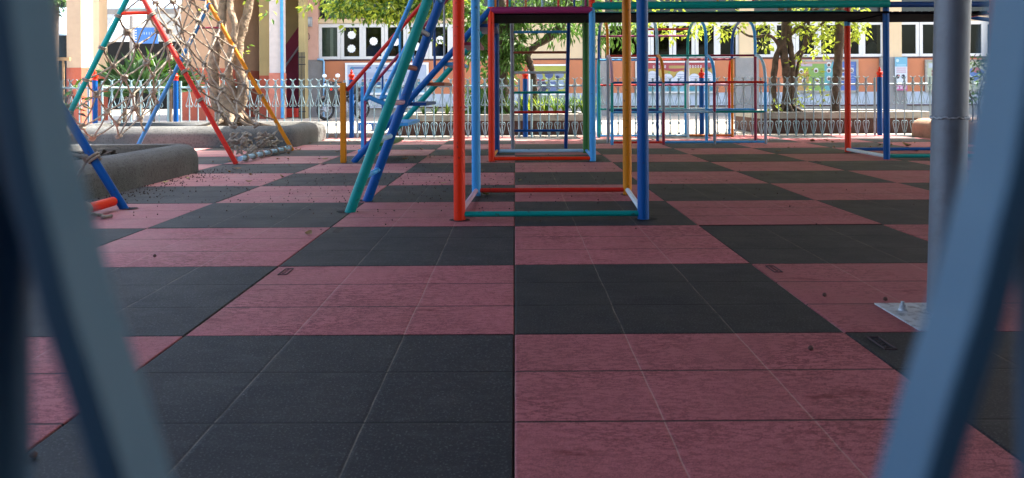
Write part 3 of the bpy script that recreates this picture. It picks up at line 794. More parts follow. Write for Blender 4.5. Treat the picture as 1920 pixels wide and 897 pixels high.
# right pair of trees
Yr = 14.5
t = thing('tree', 'forked grey stemmed tree with bright leaves in the right raised planter', 'tree', (P(1478, 210, Yr).x, Yr, .3), 'trees around the playground')
mb = MB()
limb(mb, [T(1470, 215, Y=Yr), T(1476, 150, Y=Yr), T(1468, 90, Y=Yr), T(1470, 40, Y=Yr), T(1455, -20, Y=Yr)], .085, .04, 12, .12)
limb(mb, [T(1455, 215, Y=Yr), T(1450, 150, Y=Yr), T(1464, 85, Y=Yr), T(1500, 50, Y=Yr), T(1530, 18, Y=Yr), T(1550, -20, Y=Yr)], .06, .03, 10, .12)
limb(mb, [T(1482, 215, Y=Yr), T(1486, 120, Y=Yr), T(1478, 60, Y=Yr), T(1483, -20, Y=Yr)], .06, .04, 10, .12)
limb(mb, [T(1492, 215, Y=Yr), T(1495, 130, Y=Yr), T(1520, 70, Y=Yr), T(1552, 35, Y=Yr), T(1590, 10, Y=Yr)], .035, .018, 8, .12)
limb(mb, [T(1462, 88, Y=Yr), T(1445, 68, Y=Yr), T(1405, 68, Y=Yr), T(1380, 50, Y=Yr)], .035, .014, 8, .12)
limb(mb, [T(1488, 110, Y=Yr), T(1508, 85, Y=Yr), T(1518, 30, Y=Yr), T(1530, -20, Y=Yr)], .045, .02, 8, .12)
for a in range(8):
    an = a*.8; c = T(1475, 212, Y=Yr)
    limb(mb, [c+Vector((math.cos(an)*.1, math.sin(an)*.1, .14)), c+Vector((math.cos(an)*.25, math.sin(an)*.25, .03)), c+Vector((math.cos(an)*.42, math.sin(an)*.4, -.03))], .035, .012, 8)
mb.build('trunk', DBARK, t)
mb = MB()
pts = [P(px, py, Yr+random.uniform(-.3, .3)) for px, py in ((1430,38),(1440,58),(1432,85),(1490,30),(1497,45),(1495,18),(1470,70),(1535,58),(1550,70),(1560,50),(1545,85),(1565,80),(1590,40),(1608,48),(1618,42),(1605,62),(1535,95),(1560,25),(1540,40),(1510,60),(1598,70),(1580,22),(1385,45),(1360,60),(1345,55),(1300,62),(1260,64))]
leafy_crown(mb, pts, .17, 30, .11, .05, droop=.3)
pts = [P(random.uniform(1160, 1640), random.uniform(-60, 58), Yr+random.uniform(-.4, .4)) for _ in range(44)]
leafy_crown(mb, pts, .19, 16, .12, .05, droop=.3)
leafy_crown(mb, [P(1500, 105, 14.3), P(1495, 120, 14.3), P(1520, 140, 14.2), P(1525, 170, 14.2), P(1510, 150, 14.2), P(1450, 200, 14.2), P(1500, 185, 14.2), P(1535, 182, 14.2)], .14, 14, .11, .045, droop=.2)
mb.build('crown', [LEAF_Y, LEAF_Y, LEAF_G], t)
t = thing('tree', 'slim straight dark tree left of the red post of the right tower', 'tree', (P(1570, 210, 14.4).x, 14.4, .3), 'trees around the playground')
mb = MB(); limb(mb, [T(1566, 215, Y=14.4), T(1570, 140, Y=14.4), T(1574, 70, Y=14.4), T(1575, 0, Y=14.4), T(1580, -80, Y=14.4)], .085, .06, 12, .08); mb.build('trunk', DBARK, t)
mb = MB(); leafy_crown(mb, [P(1580+random.uniform(-130, 130), random.uniform(-190, -40), 14.4+random.uniform(-.8, .8)) for _ in range(22)], .35, 50, .14, .06); mb.build('crown', [LEAF_G, LEAF_Y], t)

# strap-leaved plants
def strap_plant(x, y, z, n, L, label, group='strap leaved plants in the middle raised planter'):
    mb = MB()
    for _ in range(n):
        a = random.uniform(0, 2*math.pi); lean = random.uniform(.1, .7); l = L*random.uniform(.7, 1.15); w = .016
        d = Vector((math.cos(a), math.sin(a), 0)); s = Vector((-math.sin(a), math.cos(a), 0))
        pr = []
        for k in range(5):
            t_ = k/4; c = Vector((x, y, z)) + d*(l*lean*t_**1.4) + Vector((0, 0, l*(t_ - .55*lean*t_**2.2)))
            ww = w*(1-t_**2)+.001; pr += [c-s*ww, c+s*ww]
        mb.add(pr, [(2*k, 2*k+1, 2*k+3, 2*k+2) for k in range(4)], random.choice((0, 0, 1)))
    o = mb.build('strap_leaf_plant', [LEAF_G, LEAF_Y]); tag(o, label, 'plant', group)
spots = [(px, Yp) for px in range(958, 1112, 17) for Yp in (14.3, 14.85)]
for k, (px, yp) in enumerate(spots):
    p = P(px+random.uniform(-4, 4), 217, yp)
    strap_plant(p.x, yp, .3, 26, .42, 'clump of long green strap leaves in the planter behind the rung ladder', 'strap leaves behind the rung ladder')
for px in (795, 815, 838):
    p = P(px, 217, 14.3); strap_plant(p.x, 14.3, .3, 14, .26, {795: 'low strap leaved plant left of two others behind the stairs', 815: 'low strap leaved plant between two others behind the stairs', 838: 'low strap leaved plant nearest the red front post, behind the stairs'}[px])
# palms at left back
for k, (px, py, Yp, lab) in enumerate(((232, 160, 17, 'dark spiky palm beside the pale pillar behind the net'), (285, 150, 18, 'bright green palm seen through the left rope net'), (262, 175, 16.5, 'low palm just behind the sunlit fence'), (318, 165, 18, 'dark leafy palm behind the red net leg'))):
    c = P(px, py, Yp); o = MB()
    for _ in range(70):
        a = random.uniform(0, 2*math.pi); el = random.uniform(-.1, 1.2); L = random.uniform(.4, .8)
        d = Vector((math.cos(a)*math.cos(el), math.sin(a)*math.cos(el), math.sin(el))); leaf(o, c+d*.1, d, L, .05, 0)
        leaf(o, c+d*.1+Vector((0,0,.02)), d+Vector((0,0,.1)), L*.8, .04, 0)
    o.tube([(c.x, c.y, 0), (c.x, c.y, c.z)], .06, 8, 1)
    q = o.build('palm', [LEAF_D if k != 1 else LEAF_G, DBARK]); tag(q, lab, 'palm', 'palms behind the left fence')
# shrub in the right planter, weed by the near bar
t = thing('shrub', 'thin stemmed shrub right of the thick steel pole', 'shrub', (P(1830, 230, 12.4).x, 12.4, .2))
mb = MB(); 
for k in range(7):
    x0 = P(1815+k*8, 245, 12.4); limb(mb, [x0, x0+Vector((random.uniform(-.1,.1), 0, .4)), x0+Vector((random.uniform(-.25,.25), .1, .75)), x0+Vector((random.uniform(-.3,.3), .1, 1.15))], .012, .005, 6)
mb.build('stems', DBARK, t)
mb = MB(); leafy_crown(mb, [P(random.uniform(1806, 1862), random.uniform(112, 185), 12.4+random.uniform(-.2, .2)) for _ in range(26)], .09, 9, .085, .04, droop=0); mb.build('crown', [LEAF_D, LEAF_G], t)
o = MB(); leafy_crown(o, [P(140, 165, 9.9), P(135, 185, 9.9), P(148, 195, 9.9), P(130, 205, 9.9)], .09, 12, .12, .045, droop=0); o.tube([P(135, 265, 9.9), P(138, 180, 9.9)], .008, 6, 1)
tag(o.build('shrub', [LEAF_G, DBARK]), 'small leafy sapling at the foot of the teal net leg', 'shrub')

# ------------------------------------------------------------------ school building
BYD = 24.5
def B3(px, py, dy=0): p = P(px, py, BYD); return Vector((p.x, BYD+dy, p.z))
zs = lambda py: H + (HY-py)*BYD/F           # level heights, measured at the picture's middle column
bld = thing('school_building', 'long orange school building with white framed windows behind the fence', 'building', (5, BYD, 0))
XL, XR = B3(566, 0).x, 22.0
Z = dict(band=.66, base=.25, sill=1.745, wtop=2.70, lint=2.89)
boxp('base_course', (XL, BYD+.02, -.03), (XR, BYD+.4, Z['base']), CONC, bld)
boxp('dark_line', (XL, BYD+.0, Z['base']), (XR, BYD+.38, Z['base']+.035), DARKTRIM, bld)
boxp('lower_band', (XL, BYD, Z['base']+.035), (XR, BYD+.4, Z['band']), BAND, bld)
boxp('wall', (XL, BYD+.01, Z['band']), (XR, BYD+.4, Z['sill']-.10), ORANGEW, bld)
boxp('sill_course', (XL, BYD-.0, Z['sill']-.10), (XR, BYD+.4, Z['sill']-.055), DARKTRIM, bld)
boxp('lintel', (XL, BYD-.02, Z['wtop']+.06), (XR, BYD+.4, Z['lint']), CREAM, bld)
boxp('lintel_line', (XL, BYD-.03, Z['lint']), (XR, BYD+.4, Z['lint']+.03), DARKTRIM, bld)
boxp('upper_wall', (XL, BYD+.25, 3.9), (XR, BYD+6, 13.5), CREAM, bld)
tm = boxp('transom_glazing', (XL+.5, BYD+.15, Z['lint']+.03), (XR, BYD+.17, 3.9), mat('dark_glazing', '#24282a', rough=.12, var=.5, scale=1.2), bld)
boxp('eaves_slab', (XL-.4, BYD-1.0, 4.4), (XR, BYD+.3, 4.55), CREAM, bld)
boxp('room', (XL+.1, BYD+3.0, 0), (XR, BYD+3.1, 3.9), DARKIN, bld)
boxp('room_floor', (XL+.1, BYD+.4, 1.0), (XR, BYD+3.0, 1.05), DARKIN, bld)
# pilasters
for px0_, px1_, low, up in ((566, 608, GREYW, PINKW), (1120, 1142, GREYW, CREAM), (1378, 1421, GREYW, CREAM), (1648, 1697, GREYW, CREAM), (1896, 1940, GREYW, CREAM)):
    xa, xb = B3(px0_, 100).x, B3(px1_, 100).x
    if px0_ == 566: xb2 = B3(597, 100).x
    else: xa2 = xa
    q = MB().box((xa, BYD-.10, -.03), (xb, BYD+.42, 1.68)).build('pilaster_base', low, bld)
    if px0_ == 566: MB().box((xa, BYD-.06, 1.68), (xb2, BYD+.42, 4.38)).build('pilaster', up, bld)
    else: MB().box((xa+.12, BYD-.05, 1.68), (xb-.12, BYD+.42, 4.38)).build('pilaster', up, bld)
# sashes
def sash(px, kind, frame_px=6, pane_w=29):
    x0 = B3(px-frame_px, 70).x; x1 = B3(px+pane_w+frame_px, 70).x; a = B3(px, 70).x; b = B3(px+pane_w, 70).x
    z0, z3 = Z['sill']-.05, Z['wtop']+.055; z1, z2 = Z['sill']+.035, Z['wtop']-.06
    mb = MB(); y0, y1 = BYD+.02, BYD+.08
    mb.box((x0, y0, z0), (x1, y1, z1)).box((x0, y0, z2), (x1, y1, z3)).box((x0, y0, z1), (a, y1, z2)).box((b, y0, z1), (x1, y1, z2))
    f = mb.build('window', WINF, bld, bevel=.006)
    MB().box((a, BYD+.05, z1), (b, BYD+.056, z2)).build('pane', GLASS, f)
    if kind == 'blind': MB().box((a-.02, BYD+.1, z1), (b+.02, BYD+.11, z2)).build('blind', BLIND, f)
    if kind == 'frost':
        MB().box((a-.02, BYD+.1, z1), (b+.02, BYD+.11, z2)).build('blind', mat('pale_grey_blind', '#8b938c', rough=.7), f)
        xm = a+(b-a)*.6; MB().box((xm-.04, BYD+.085, z1), (xm+.05, BYD+.095, z2)).build('white_strip', STICK, f)
    for sp_ in (kind if isinstance(kind, list) else []):
        u, v, rr_ = sp_; c = (a+(b-a)*u, z1+(z2-z1)*v); n = 48
        ptsx = [(c[0]+rr_*(1+.07*math.cos(10*2*math.pi*k/n))*math.cos(2*math.pi*k/n), BYD+.040, c[1]+rr_*(1+.07*math.cos(10*2*math.pi*k/n))*math.sin(2*math.pi*k/n)) for k in range(n)]
        MB().poly(ptsx, .008).build('flower_sticker', STICK, f)
    return a, b, z1, z2
sash(603, 'frost')
rs = .118
sash(644.5, [(.5, .74, rs), (.48, .27, rs)]); sash(685.5, [(.5, .52, rs)]); sash(727, [(.5, .5, rs)]); sash(768.5, [(.45, .33, rs)]); sash(810, [(.52, .55, rs)])
sash(851, None); sash(892, None)
for px in (1143, 1184.5, 1226, 1268, 1310, 1351): sash(px, None)
for px in (1416, 1457, 1498.5, 1540, 1582, 1623): sash(px, None)
for px in (1689, 1731, 1771, 1812, 1852.5): sash(px, 'blind')
for px in (1944, 1986, 2027): sash(px, 'blind')
# wall between glazing gaps
for a_, b_ in ((934, 1121),):
    boxp('wall', (B3(a_, 80).x, BYD+.03, Z['sill']-.055), (B3(b_, 80).x, BYD+.4, Z['wtop']+.06), CREAM, bld)
# things inside seen through the glass
def inside(name, px, py, w, h, m, label, cat, Y=1.6):
    c = P(px, py, BYD+Y); mb = MB(); n = 10
    mb.lathe((c.x, c.y, c.z-h/2), [(w*.42, 0), (w*.5, h*.25), (w*.45, h*.6), (w*.3, h*.85), (w*.1, h)], 10)
    # stands on a shelf block
    mb.box((c.x-w*.5, c.y-w*.5, 1.05), (c.x+w*.5, c.y+w*.5, c.z-h/2), 0)
    tag(mb.build(name, m), label, cat)
inside('storage_sack', 704, 95, .62, .5, mat('cobalt', '#1b47a0'), 'blue bundle inside the window with one centred sticker', 'bundle', .8)
inside('storage_sack', 664, 100, .34, .4, mat('amber', '#c8922c'), 'yellow bundle inside the window with two stickers', 'bundle', .8)
inside('storage_sack', 733, 98, .3, .35, mat('rust', '#8a4a2c'), 'brown bundle inside the window above the blue poster', 'bundle', .8)
inside('storage_sack', 822, 98, .35, .4, mat('cobalt', '#1b47a0'), 'blue bundle inside the window behind the blue ladder rail', 'bundle', .8)
inside('storage_sack', 1635, 88, .34, .3, mat('greych', '#7c8078'), 'pale chair back inside the window beside the right tower', 'chair', .8)
inside('storage_sack', 1437, 90, .25, .45, mat('ochre', '#8c8660'), 'pale cupboard end inside the window left of the forked tree', 'cupboard', .8)

# meter box, pipes
mbx = thing('meter_box', 'grey electric box with dangling cable on the pink pilaster', 'electric box', (B3(578, 42).x, BYD-.1, B3(578, 42).z))
a = B3(571, 51); b = B3(587, 33)
boxp('case', (a.x, BYD-.17, a.z), (b.x, BYD-.06, b.z), mat('grey_box', '#9a9c9c', rough=.5), mbx, bevel=.012)
MB().lathe((0,0,0), [(.001,0),(.001,.001)], 4)
boxp('cover', (a.x+.05, BYD-.19, a.z+.06), (b.x-.05, BYD-.17, b.z-.05), mat('grey_box2', '#b4b6b4', rough=.4), mbx, bevel=.008)
MB().tube(cat_path([B3(575, 52, -.08), B3(574, 60, -.08), B3(580, 64, -.08), B3(582, 72, -.08), B3(577, 75, -.08), B3(573, 70, -.08)], 5), .008, 6).tube(cat_path([B3(570, -30, -.08), B3(569, 15, -.08), B3(574, 33, -.08)], 5), .01, 6).build('cable', BLACK, mbx)
tag(MB().tube([B3(597, 112, -.13), B3(607, 113, -.13), B3(609, 116, -.13), B3(609, 222, -.13)], .03, 8).build('drain_pipe', mat('light_pipe', '#7fb0d0')), 'thin light blue pipe along the grey pilaster left of the motorbike', 'pipe')

# posters and boards
def shade(h):
    c = [int(h[i:i+2], 16) for i in (1, 3, 5)]; g_ = sum(c)/3
    c = [int(max(0, min(255, (g_ + (v-g_)*.8)*.84))) for v in c]
    return mat('print_'+h.strip('#'), '#%02x%02x%02x' % tuple(c), rough=.5, var=.06, scale=3)
def board(name, label, cat, q, decs, frame=None, base='#ffffff', Y=BYD-.02, th=.03, fw=4):
    x0, y0, x1, y1 = q
    a = P(x0, y1, BYD); b = P(x1, y0, BYD)
    zr = (HY-y1, HY-y0); xm = (x0+x1)/2
    a = Vector((P(x0, (y0+y1)/2, BYD).x, Y, P(xm, y1, BYD).z)); b = Vector((P(x1, (y0+y1)/2, BYD).x, Y, P(xm, y0, BYD).z))
    t = thing(name, label, cat, (a.x, Y, a.z))
    w = b.x-a.x; h = b.z-a.z
    if frame:
        f = fw*BYD/F
        MB().box((a.x-f, Y-.05, a.z-f), (b.x+f, Y-.001, a.z)).box((a.x-f, Y-.05, b.z), (b.x+f, Y-.001, b.z+f)).box((a.x-f, Y-.05, a.z), (a.x, Y-.001, b.z)).box((b.x, Y-.05, a.z), (b.x+f, Y-.001, b.z)).build('frame', frame, t)
    boxp('sheet', (a.x, Y-th, a.z), (b.x, Y-.002, b.z), shade(base), t)
    mb = MB(); ms = []; idx = {}
    for k, d in enumerate(decs):
        col = d[-1]
        if col not in idx: idx[col] = len(ms); ms.append(shade(col))
        y = Y-th-.003-.0008*k
        if d[0] == 'r': _, u0, v0, u1, v1, _c = d; pts = [(a.x+w*u0, y, a.z+h*v0), (a.x+w*u1, y, a.z+h*v0), (a.x+w*u1, y, a.z+h*v1), (a.x+w*u0, y, a.z+h*v1)]
        elif d[0] == 'c':
            _, u, v, ru, rv, _c = d; pts = [(a.x+w*(u+ru*math.cos(2*math.pi*j/20)), y, a.z+h*(v+rv*math.sin(2*math.pi*j/20))) for j in range(20)]
        elif d[0] == 'p': pts = [(a.x+w*u, y, a.z+h*v) for u, v in d[1]]
        mb.quad(pts, idx[col])
    if decs: mb.build('print', ms, t)
    return t
rnd = random.Random(3)
dec = [('r', 0, 0, 1, .33, '#8fc4dc')] + [('r', .07, .86, .30, .93, '#6d86c0'), ('r', .36, .86, .52, .93, '#6d86c0'), ('r', .58, .88, .8, .94, '#6d86c0'), ('c', .06, .88, .025, .06, '#4c9ccc'), ('r', .45, .76, .62, .81, '#6d8cc4')]
dec += [('r', .08, .70-.07*k, .9, .715-.07*k, '#a9b8d8') for k in range(3)]
for k in range(9):
    u = .1+k*.1; dec += [('c', u, .44, .018, .045, '#4a3a3c'), ('c', u, .42, .014, .035, '#e0b494'), ('r', u-.022, .27, u+.022, .385, rnd.choice(['#3d6ea8', '#e8eef4', '#2f8fb0'])), ('r', u-.018, .16, u+.018, .27, '#26345a')]
board('notice_board', 'pale blue and white poster with rows of small figures behind the stairs', 'poster', (652, 122, 800, 174), dec, frame=STICK, base='#c6d2ea', fw=4)
board('notice_board', 'plain white panel low on the wall under the blue figure poster', 'panel', (655, 180, 776, 203), [], base='#c9d0da')
dec = [('c', .22, .62, .13, .16, '#7f93b8'), ('c', .52, .68, .12, .14, '#54669c'), ('c', .8, .68, .13, .13, '#8c9cc0'), ('c', .3, .25, .17, .22, '#3e4460'), ('c', .62, .25, .16, .2, '#6a7cb0'), ('c', .85, .3, .11, .15, '#9fb4d0'), ('r', .05, .44, .95, .49, '#b8c8d8'), ('r', .04, .46, .4, .52, '#c43a30'), ('c', .2, .22, .06, .08, '#e8b0a8'), ('c', .75, .6, .05, .05, '#2c3e70')]
board('cartoon_board', 'yellow picture board with rounded blue grey shapes seen through the rung ladder', 'poster', (994, 124, 1062, 176), dec, frame=STICK, base='#c8c83c', fw=3)
dec = [('p', [(0, .78), (.25, .80), (.5, .68), (.75, .84), (1, .80), (1, 1), (0, 1)], '#c43c44'), ('r', .42, .80, .66, .90, '#c8a04c'), ('r', 0, 0, 1, .2, '#7cc4d4')]
for u in (.22, .255, .29, .325, .37, .70, .735, .77, .805, .84): dec += [('c', u, .86, .011, .05, '#f0ece8'), ('c', u, .86, .005, .025, '#c43c44')]
for u, v in ((.1, .45), (.2, .52), (.4, .42), (.58, .5), (.75, .42), (.92, .5)):
    dec += [('c', u, v, .075, .20, '#e6eaf2'), ('c', u-.05, v-.08, .05, .14, '#e6eaf2'), ('c', u+.05, v-.06, .05, .14, '#e6eaf2')]
    dec += [('r', u-.05, v+.08-q*.07, u+.05, v+.095-q*.07, '#8a94b8') for q in range(4)]
for u in (.18, .44, .72, .95): dec += [('c', u, .1, .05, .07, '#2e9cb4')]
dec += [('c', .94, .80, .02, .05, '#7a4a2c'), ('c', .42, .66, .015, .04, '#8cc050')]
board('picture_board', 'yellow and red banner with white cloud shapes behind the arch climber', 'banner', (1194, 118, 1336, 172), dec, frame=WINF, base='#dcb040', fw=3)
dec = [('r', .0, 0, .22, .72, '#d49a48'), ('r', .22, 0, .48, 1, '#8cbc48'), ('r', .48, 0, .62, 1, '#58b4bc'), ('r', .62, 0, 1, 1, '#4a74c8'), ('r', 0, .84, .28, .93, '#c8b0b8'), ('r', .0, .93, .6, 1, '#e0a080')]
for u, v in ((.1, .68), (.34, .70), (.55, .7), (.55, .42), (.55, .9), (.78, .70), (.78, .42), (.14, .35), (.36, .35), (.92, .7)):
    dec += [('c', u, v, .038, .09, '#e8e4dc'), ('c', u, v-.02, .024, .05, '#7a4a34')]
for k in range(8): dec += [('r', .15, .74-.08*k, .21, .75-.08*k, '#8a6a30'), ('r', .39, .74-.08*k, .46, .75-.08*k, '#486a28'), ('r', .66, .86-.09*k, .74, .87-.09*k, '#c8d4f0'), ('r', .84, .86-.09*k, .96, .87-.09*k, '#c8d4f0')]
board('picture_board', 'orange, green and blue chart board behind the slim dark tree', 'poster', (1490, 116, 1604, 170), dec, frame=CONC, base='#8cbc48', fw=4)
dec = [('r', 0, .0, 1, .18, '#d85c98'), ('r', .0, .15, 1, .22, '#f0d8e4'), ('r', 0, .72, 1, 1, '#68bcd8'), ('r', .15, .74, .9, .79, '#9ad4e8'), ('c', .2, .9, .12, .05, '#d0ecf4')]
dec += [('r', .12, .66-.06*k, .88, .685-.06*k, '#e0a0b4') for k in range(3)] + [('c', .22, .42, .13, .065, '#3c1c24'), ('c', .66, .42, .14, .065, '#2c2848'), ('c', .3, .45, .08, .03, '#c44c5c')] + [('r', .1+.3*k, .05, .3+.3*k, .12, '#f0c8dc') for k in range(3)]
board('poster', 'tall pink and light blue poster on the grey pilaster beside the right tower', 'poster', (1674, 108, 1697, 170), dec, base='#e6ecf2', Y=BYD-.12, th=.02)
dec = [('r', .02, .78, .32, .95, '#c0ccd8'), ('r', .08, .82, .26, .86, '#7888a0'), ('r', .06, .50, .16, .70, '#c04848'), ('r', .06, .58, .16, .62, '#e8e0d0'), ('p', [(.55, .5), (.6, .75), (.68, .82), (.76, .7), (.80, .62), (.74, .42), (.66, .3), (.58, .38)], '#4a78c0'), ('c', .68, .7, .06, .1, '#c06060'), ('c', .64, .45, .05, .1, '#4a78c0'), ('r', .88, .75, .95, .83, '#8a3c30'), ('r', .88, .38, .94, .46, '#b84858'), ('r', .46, .4, .5, .46, '#3c68b0'), ('r', .35, .88, .95, .9, '#8a9078')]
board('picture_board', 'pale green map board behind the thick steel pole', 'poster', (1737, 116, 1872, 168), dec, frame=CONC, base='#c2cca4', fw=4)

# ------------------------------------------------------------------ left buildings
lb2 = thing('stair_building', 'cream building with maroon stair, columns and blue pipe left of the windows', 'building', (-8, 23, 0))
def V(px, py, Y): return P(px, py, Y)
def col(name, px0, px1, Y, z0, z1, m, parent, dep=.4): 
    return boxp(name, (P(px0, 100, Y).x, Y, z0), (P(px1, 100, Y).x, Y+dep, z1), m, parent)
YL = 22.6
col('column', 505, 528, YL, 1.26, 8, mat('white_column', '#c0b4ac', rough=.8, var=.06), lb2); col('column_base', 504, 529, YL-.02, -.03, 1.26, mat('pink_base', '#b8705c', rough=.85), lb2)
col('column', 486, 505, YL+.5, 1.2, 8, OLIVE, lb2); col('column_base', 486, 504, YL+.48, -.03, 1.2, DADO, lb2)
col('column', 560, 571, YL+.6, -.03, 8, OLIVE, lb2)
MB().tube([P(529.5, 222, YL-.05), P(527, -150, YL-.05)], .045, 10).build('down_pipe', PIPEB, lb2)
boxp('back_wall', (P(470, 0, 27).x, 27, 0), (P(600, 0, 27).x, 27.2, 9), OLIVE, lb2)
a = P(533, 88, 25.5); b = P(575, 25, 25.5)
MB().poly([(P(524, 100, 25.5).x, 25.5, P(524, 100, 25.5).z), (P(524, 230, 25.5).x, 25.5, 0), (P(580, 230, 25.5).x, 25.5, 0), (P(580, 22, 25.5).x, 25.5, P(580, 22, 25.5).z)], .4).build('stair_side', MAROONW, lb2)
MB().tube([P(524, 140, 25.2), P(575, 68, 25.2)], .03, 8).tube([P(524, 165, 25.2), P(524, 140, 25.2)], .02, 6).build('hand_rail', GREYP, lb2)
gm = MB()
for k in range(5):
    x = P(560+k*2.6, 100, 22.9).x; gm.tube([(x, 22.9, 0), (x, 22.9, P(560, 98, 22.9).z)], .012, 6)
for zz_ in (.2, .9, 1.5, 1.7): gm.tube([(P(559, 0, 22.9).x, 22.9, zz_), (P(572, 0, 22.9).x, 22.9, zz_)], .014, 6)
gm.build('gate', BLACK, lb2)
col('wall', 340, 413, 22.0, 1.38, 9, mat('cream_end_wall', '#ab886a', rough=.85, var=.06, dirt='#c4a888', dirt_amt=.4, dscale=1.5), lb2, 4); col('wall_base', 340, 413, 21.98, -.03, 1.38, DADO, lb2, 4)
boxp('dark_passage', (P(400, 0, 28).x, 28, 0), (P(500, 0, 28).x, 28.2, 9), DARKIN, lb2)
boxp('upper_floor', (P(340, 0, 22.0).x, 22.1, 4.2), (XL-.02, 30, 8.5), CREAM, lb2)
tag(boxp('crate', (P(534, 0, 24).x, 24, 0), (P(556, 0, 24).x, 24.3, .26), mat('redcrate', '#c03020', rough=.5), None, bevel=.02), 'red crate at the foot of the maroon stair', 'crate')
pil = thing('pillar', 'tall cream pillar with red brown foot at the left', 'pillar', (P(150, 100, 19).x, 19, 0))
a0, a1 = P(125, 100, 19).x, P(152, 100, 19).x
boxp('shaft', (a0, 19, 1.32), (a1, 19.55, 7), mat('pillar_cream', '#b0967c', rough=.85, var=.05, dirt='#b8a080', dirt_amt=.3), pil); boxp('foot', (a0-.005, 18.995, -.03), (a1+.005, 19.555, 1.32), DADO, pil)
pil = thing('pillar', 'cream pillar standing just behind the tall left pillar', 'pillar', (P(180, 100, 22).x, 22, 0))
a0, a1 = P(170, 100, 22).x, P(186, 100, 22).x
boxp('shaft', (a0, 22, 1.3), (a1, 22.45, 7), CREAM, pil); boxp('foot', (a0-.005, 21.995, -.03), (a1+.005, 22.455, 1.3), DADO, pil)
fb = thing('far_building', 'distant building with pale blue awning roofs behind the left net', 'building', (-20, 36, 0))
boxp('wall', (-32, 38, 0), (P(420, 0, 38).x, 38.2, 6), DARKIN, fb)
boxp('pale_front', (P(185, 0, 36).x, 36, P(260, 78, 36).z), (P(345, 0, 36).x, 36.2, P(260, 27, 36).z), mat('white_front', '#b4bac0', rough=.6), fb)
def awning(pa, pb, pya, pyb, Y, m):
    x0, x1 = P(pa, 0, Y).x, P(pb, 0, Y).x; z0, z1 = P((pa+pb)/2, pyb, Y).z, P((pa+pb)/2, pya, Y).z
    mb = MB(); mb.add([(x0, Y, z0), (x1, Y, z0), (x1, Y+1.6, z1+.6), (x0, Y+1.6, z1+.6), (x0, Y, z0-.06), (x1, Y, z0-.06), (x1, Y+1.6, z1+.54), (x0, Y+1.6, z1+.54)],
      [(0,1,2,3),(7,6,5,4),(0,4,5,1),(1,5,6,2),(2,6,7,3),(3,7,4,0)])
    mb.build('awning', m, fb)
awning(190, 335, -8, 15, 34, BLUEROOF); awning(60, 126, 35, 64, 33, BLUEROOF); awning(185, 250, 45, 76, 34.2, STICK)
boxp('beam', (P(185, 0, 33.9).x, 33.7, P(260, 27, 33.9).z), (P(345, 0, 33.9).x, 33.9, P(260, 18, 33.9).z), GREYW, fb)
bn = thing('banner', 'blue banner with white lettering marks under the distant roof', 'banner', (P(265, 60, 33).x, 33, 2.5))
a, b = P(251, 82, 33), P(296, 52, 33)
boxp('sheet', (a.x, 33, a.z), (b.x, 33.03, b.z), mat('banner_blue', '#3f74c0', rough=.6), bn)
for k in range(6):
    u = a.x+.3+k*.1; boxp('letter', (u, 32.99, b.z-.28), (u+.03, 32.998, b.z-.18), BLUEROOF, bn)
for k in range(5): boxp('dot', (a.x+.06, 32.99, a.z+.1+k*.1), (a.x+.11, 32.998, a.z+.14+k*.1), STICK, bn)
tag(MB().tube([P(247, 30, 20), P(249, 225, 20)], .055, 12).build('grey_post', GREYW), 'thin grey post seen through the left net beside the blue banner', 'post')
st = thing('sign_stand', 'small wooden T shaped stand left of the pillar', 'stand', (P(117, 145, 17).x, 17, 0))
boxp('upright', (P(115.5, 0, 17).x, 17, 0), (P(119, 0, 17).x, 17.03, P(117, 110, 17).z), mat('tan_wood', '#b08a5c', rough=.7), st)
boxp('cross_piece', (P(105, 0, 17).x, 16.98, P(117, 114, 17).z), (P(130, 0, 17).x, 17.05, P(117, 108, 17).z), mat('tan_wood', '#b08a5c'), st)
# big leafy tree at the far left and dark hedge
t = thing('tree', 'distant dark tree above the pale roof at the upper left', 'tree', (P(90, 0, 26).x, 26, 0), 'trees around the playground')
MB().tube([P(95, 200, 26), P(98, 0, 26)], .2, 10).build('trunk', DBARK, t)
mb = MB(); leafy_crown(mb, [P(random.uniform(40, 128), random.uniform(-60, 30), 26+random.uniform(-.6, .6)) for _ in range(26)], .45, 60, .22, .09); mb.build('crown', [LEAF_D, LEAF_G], t)

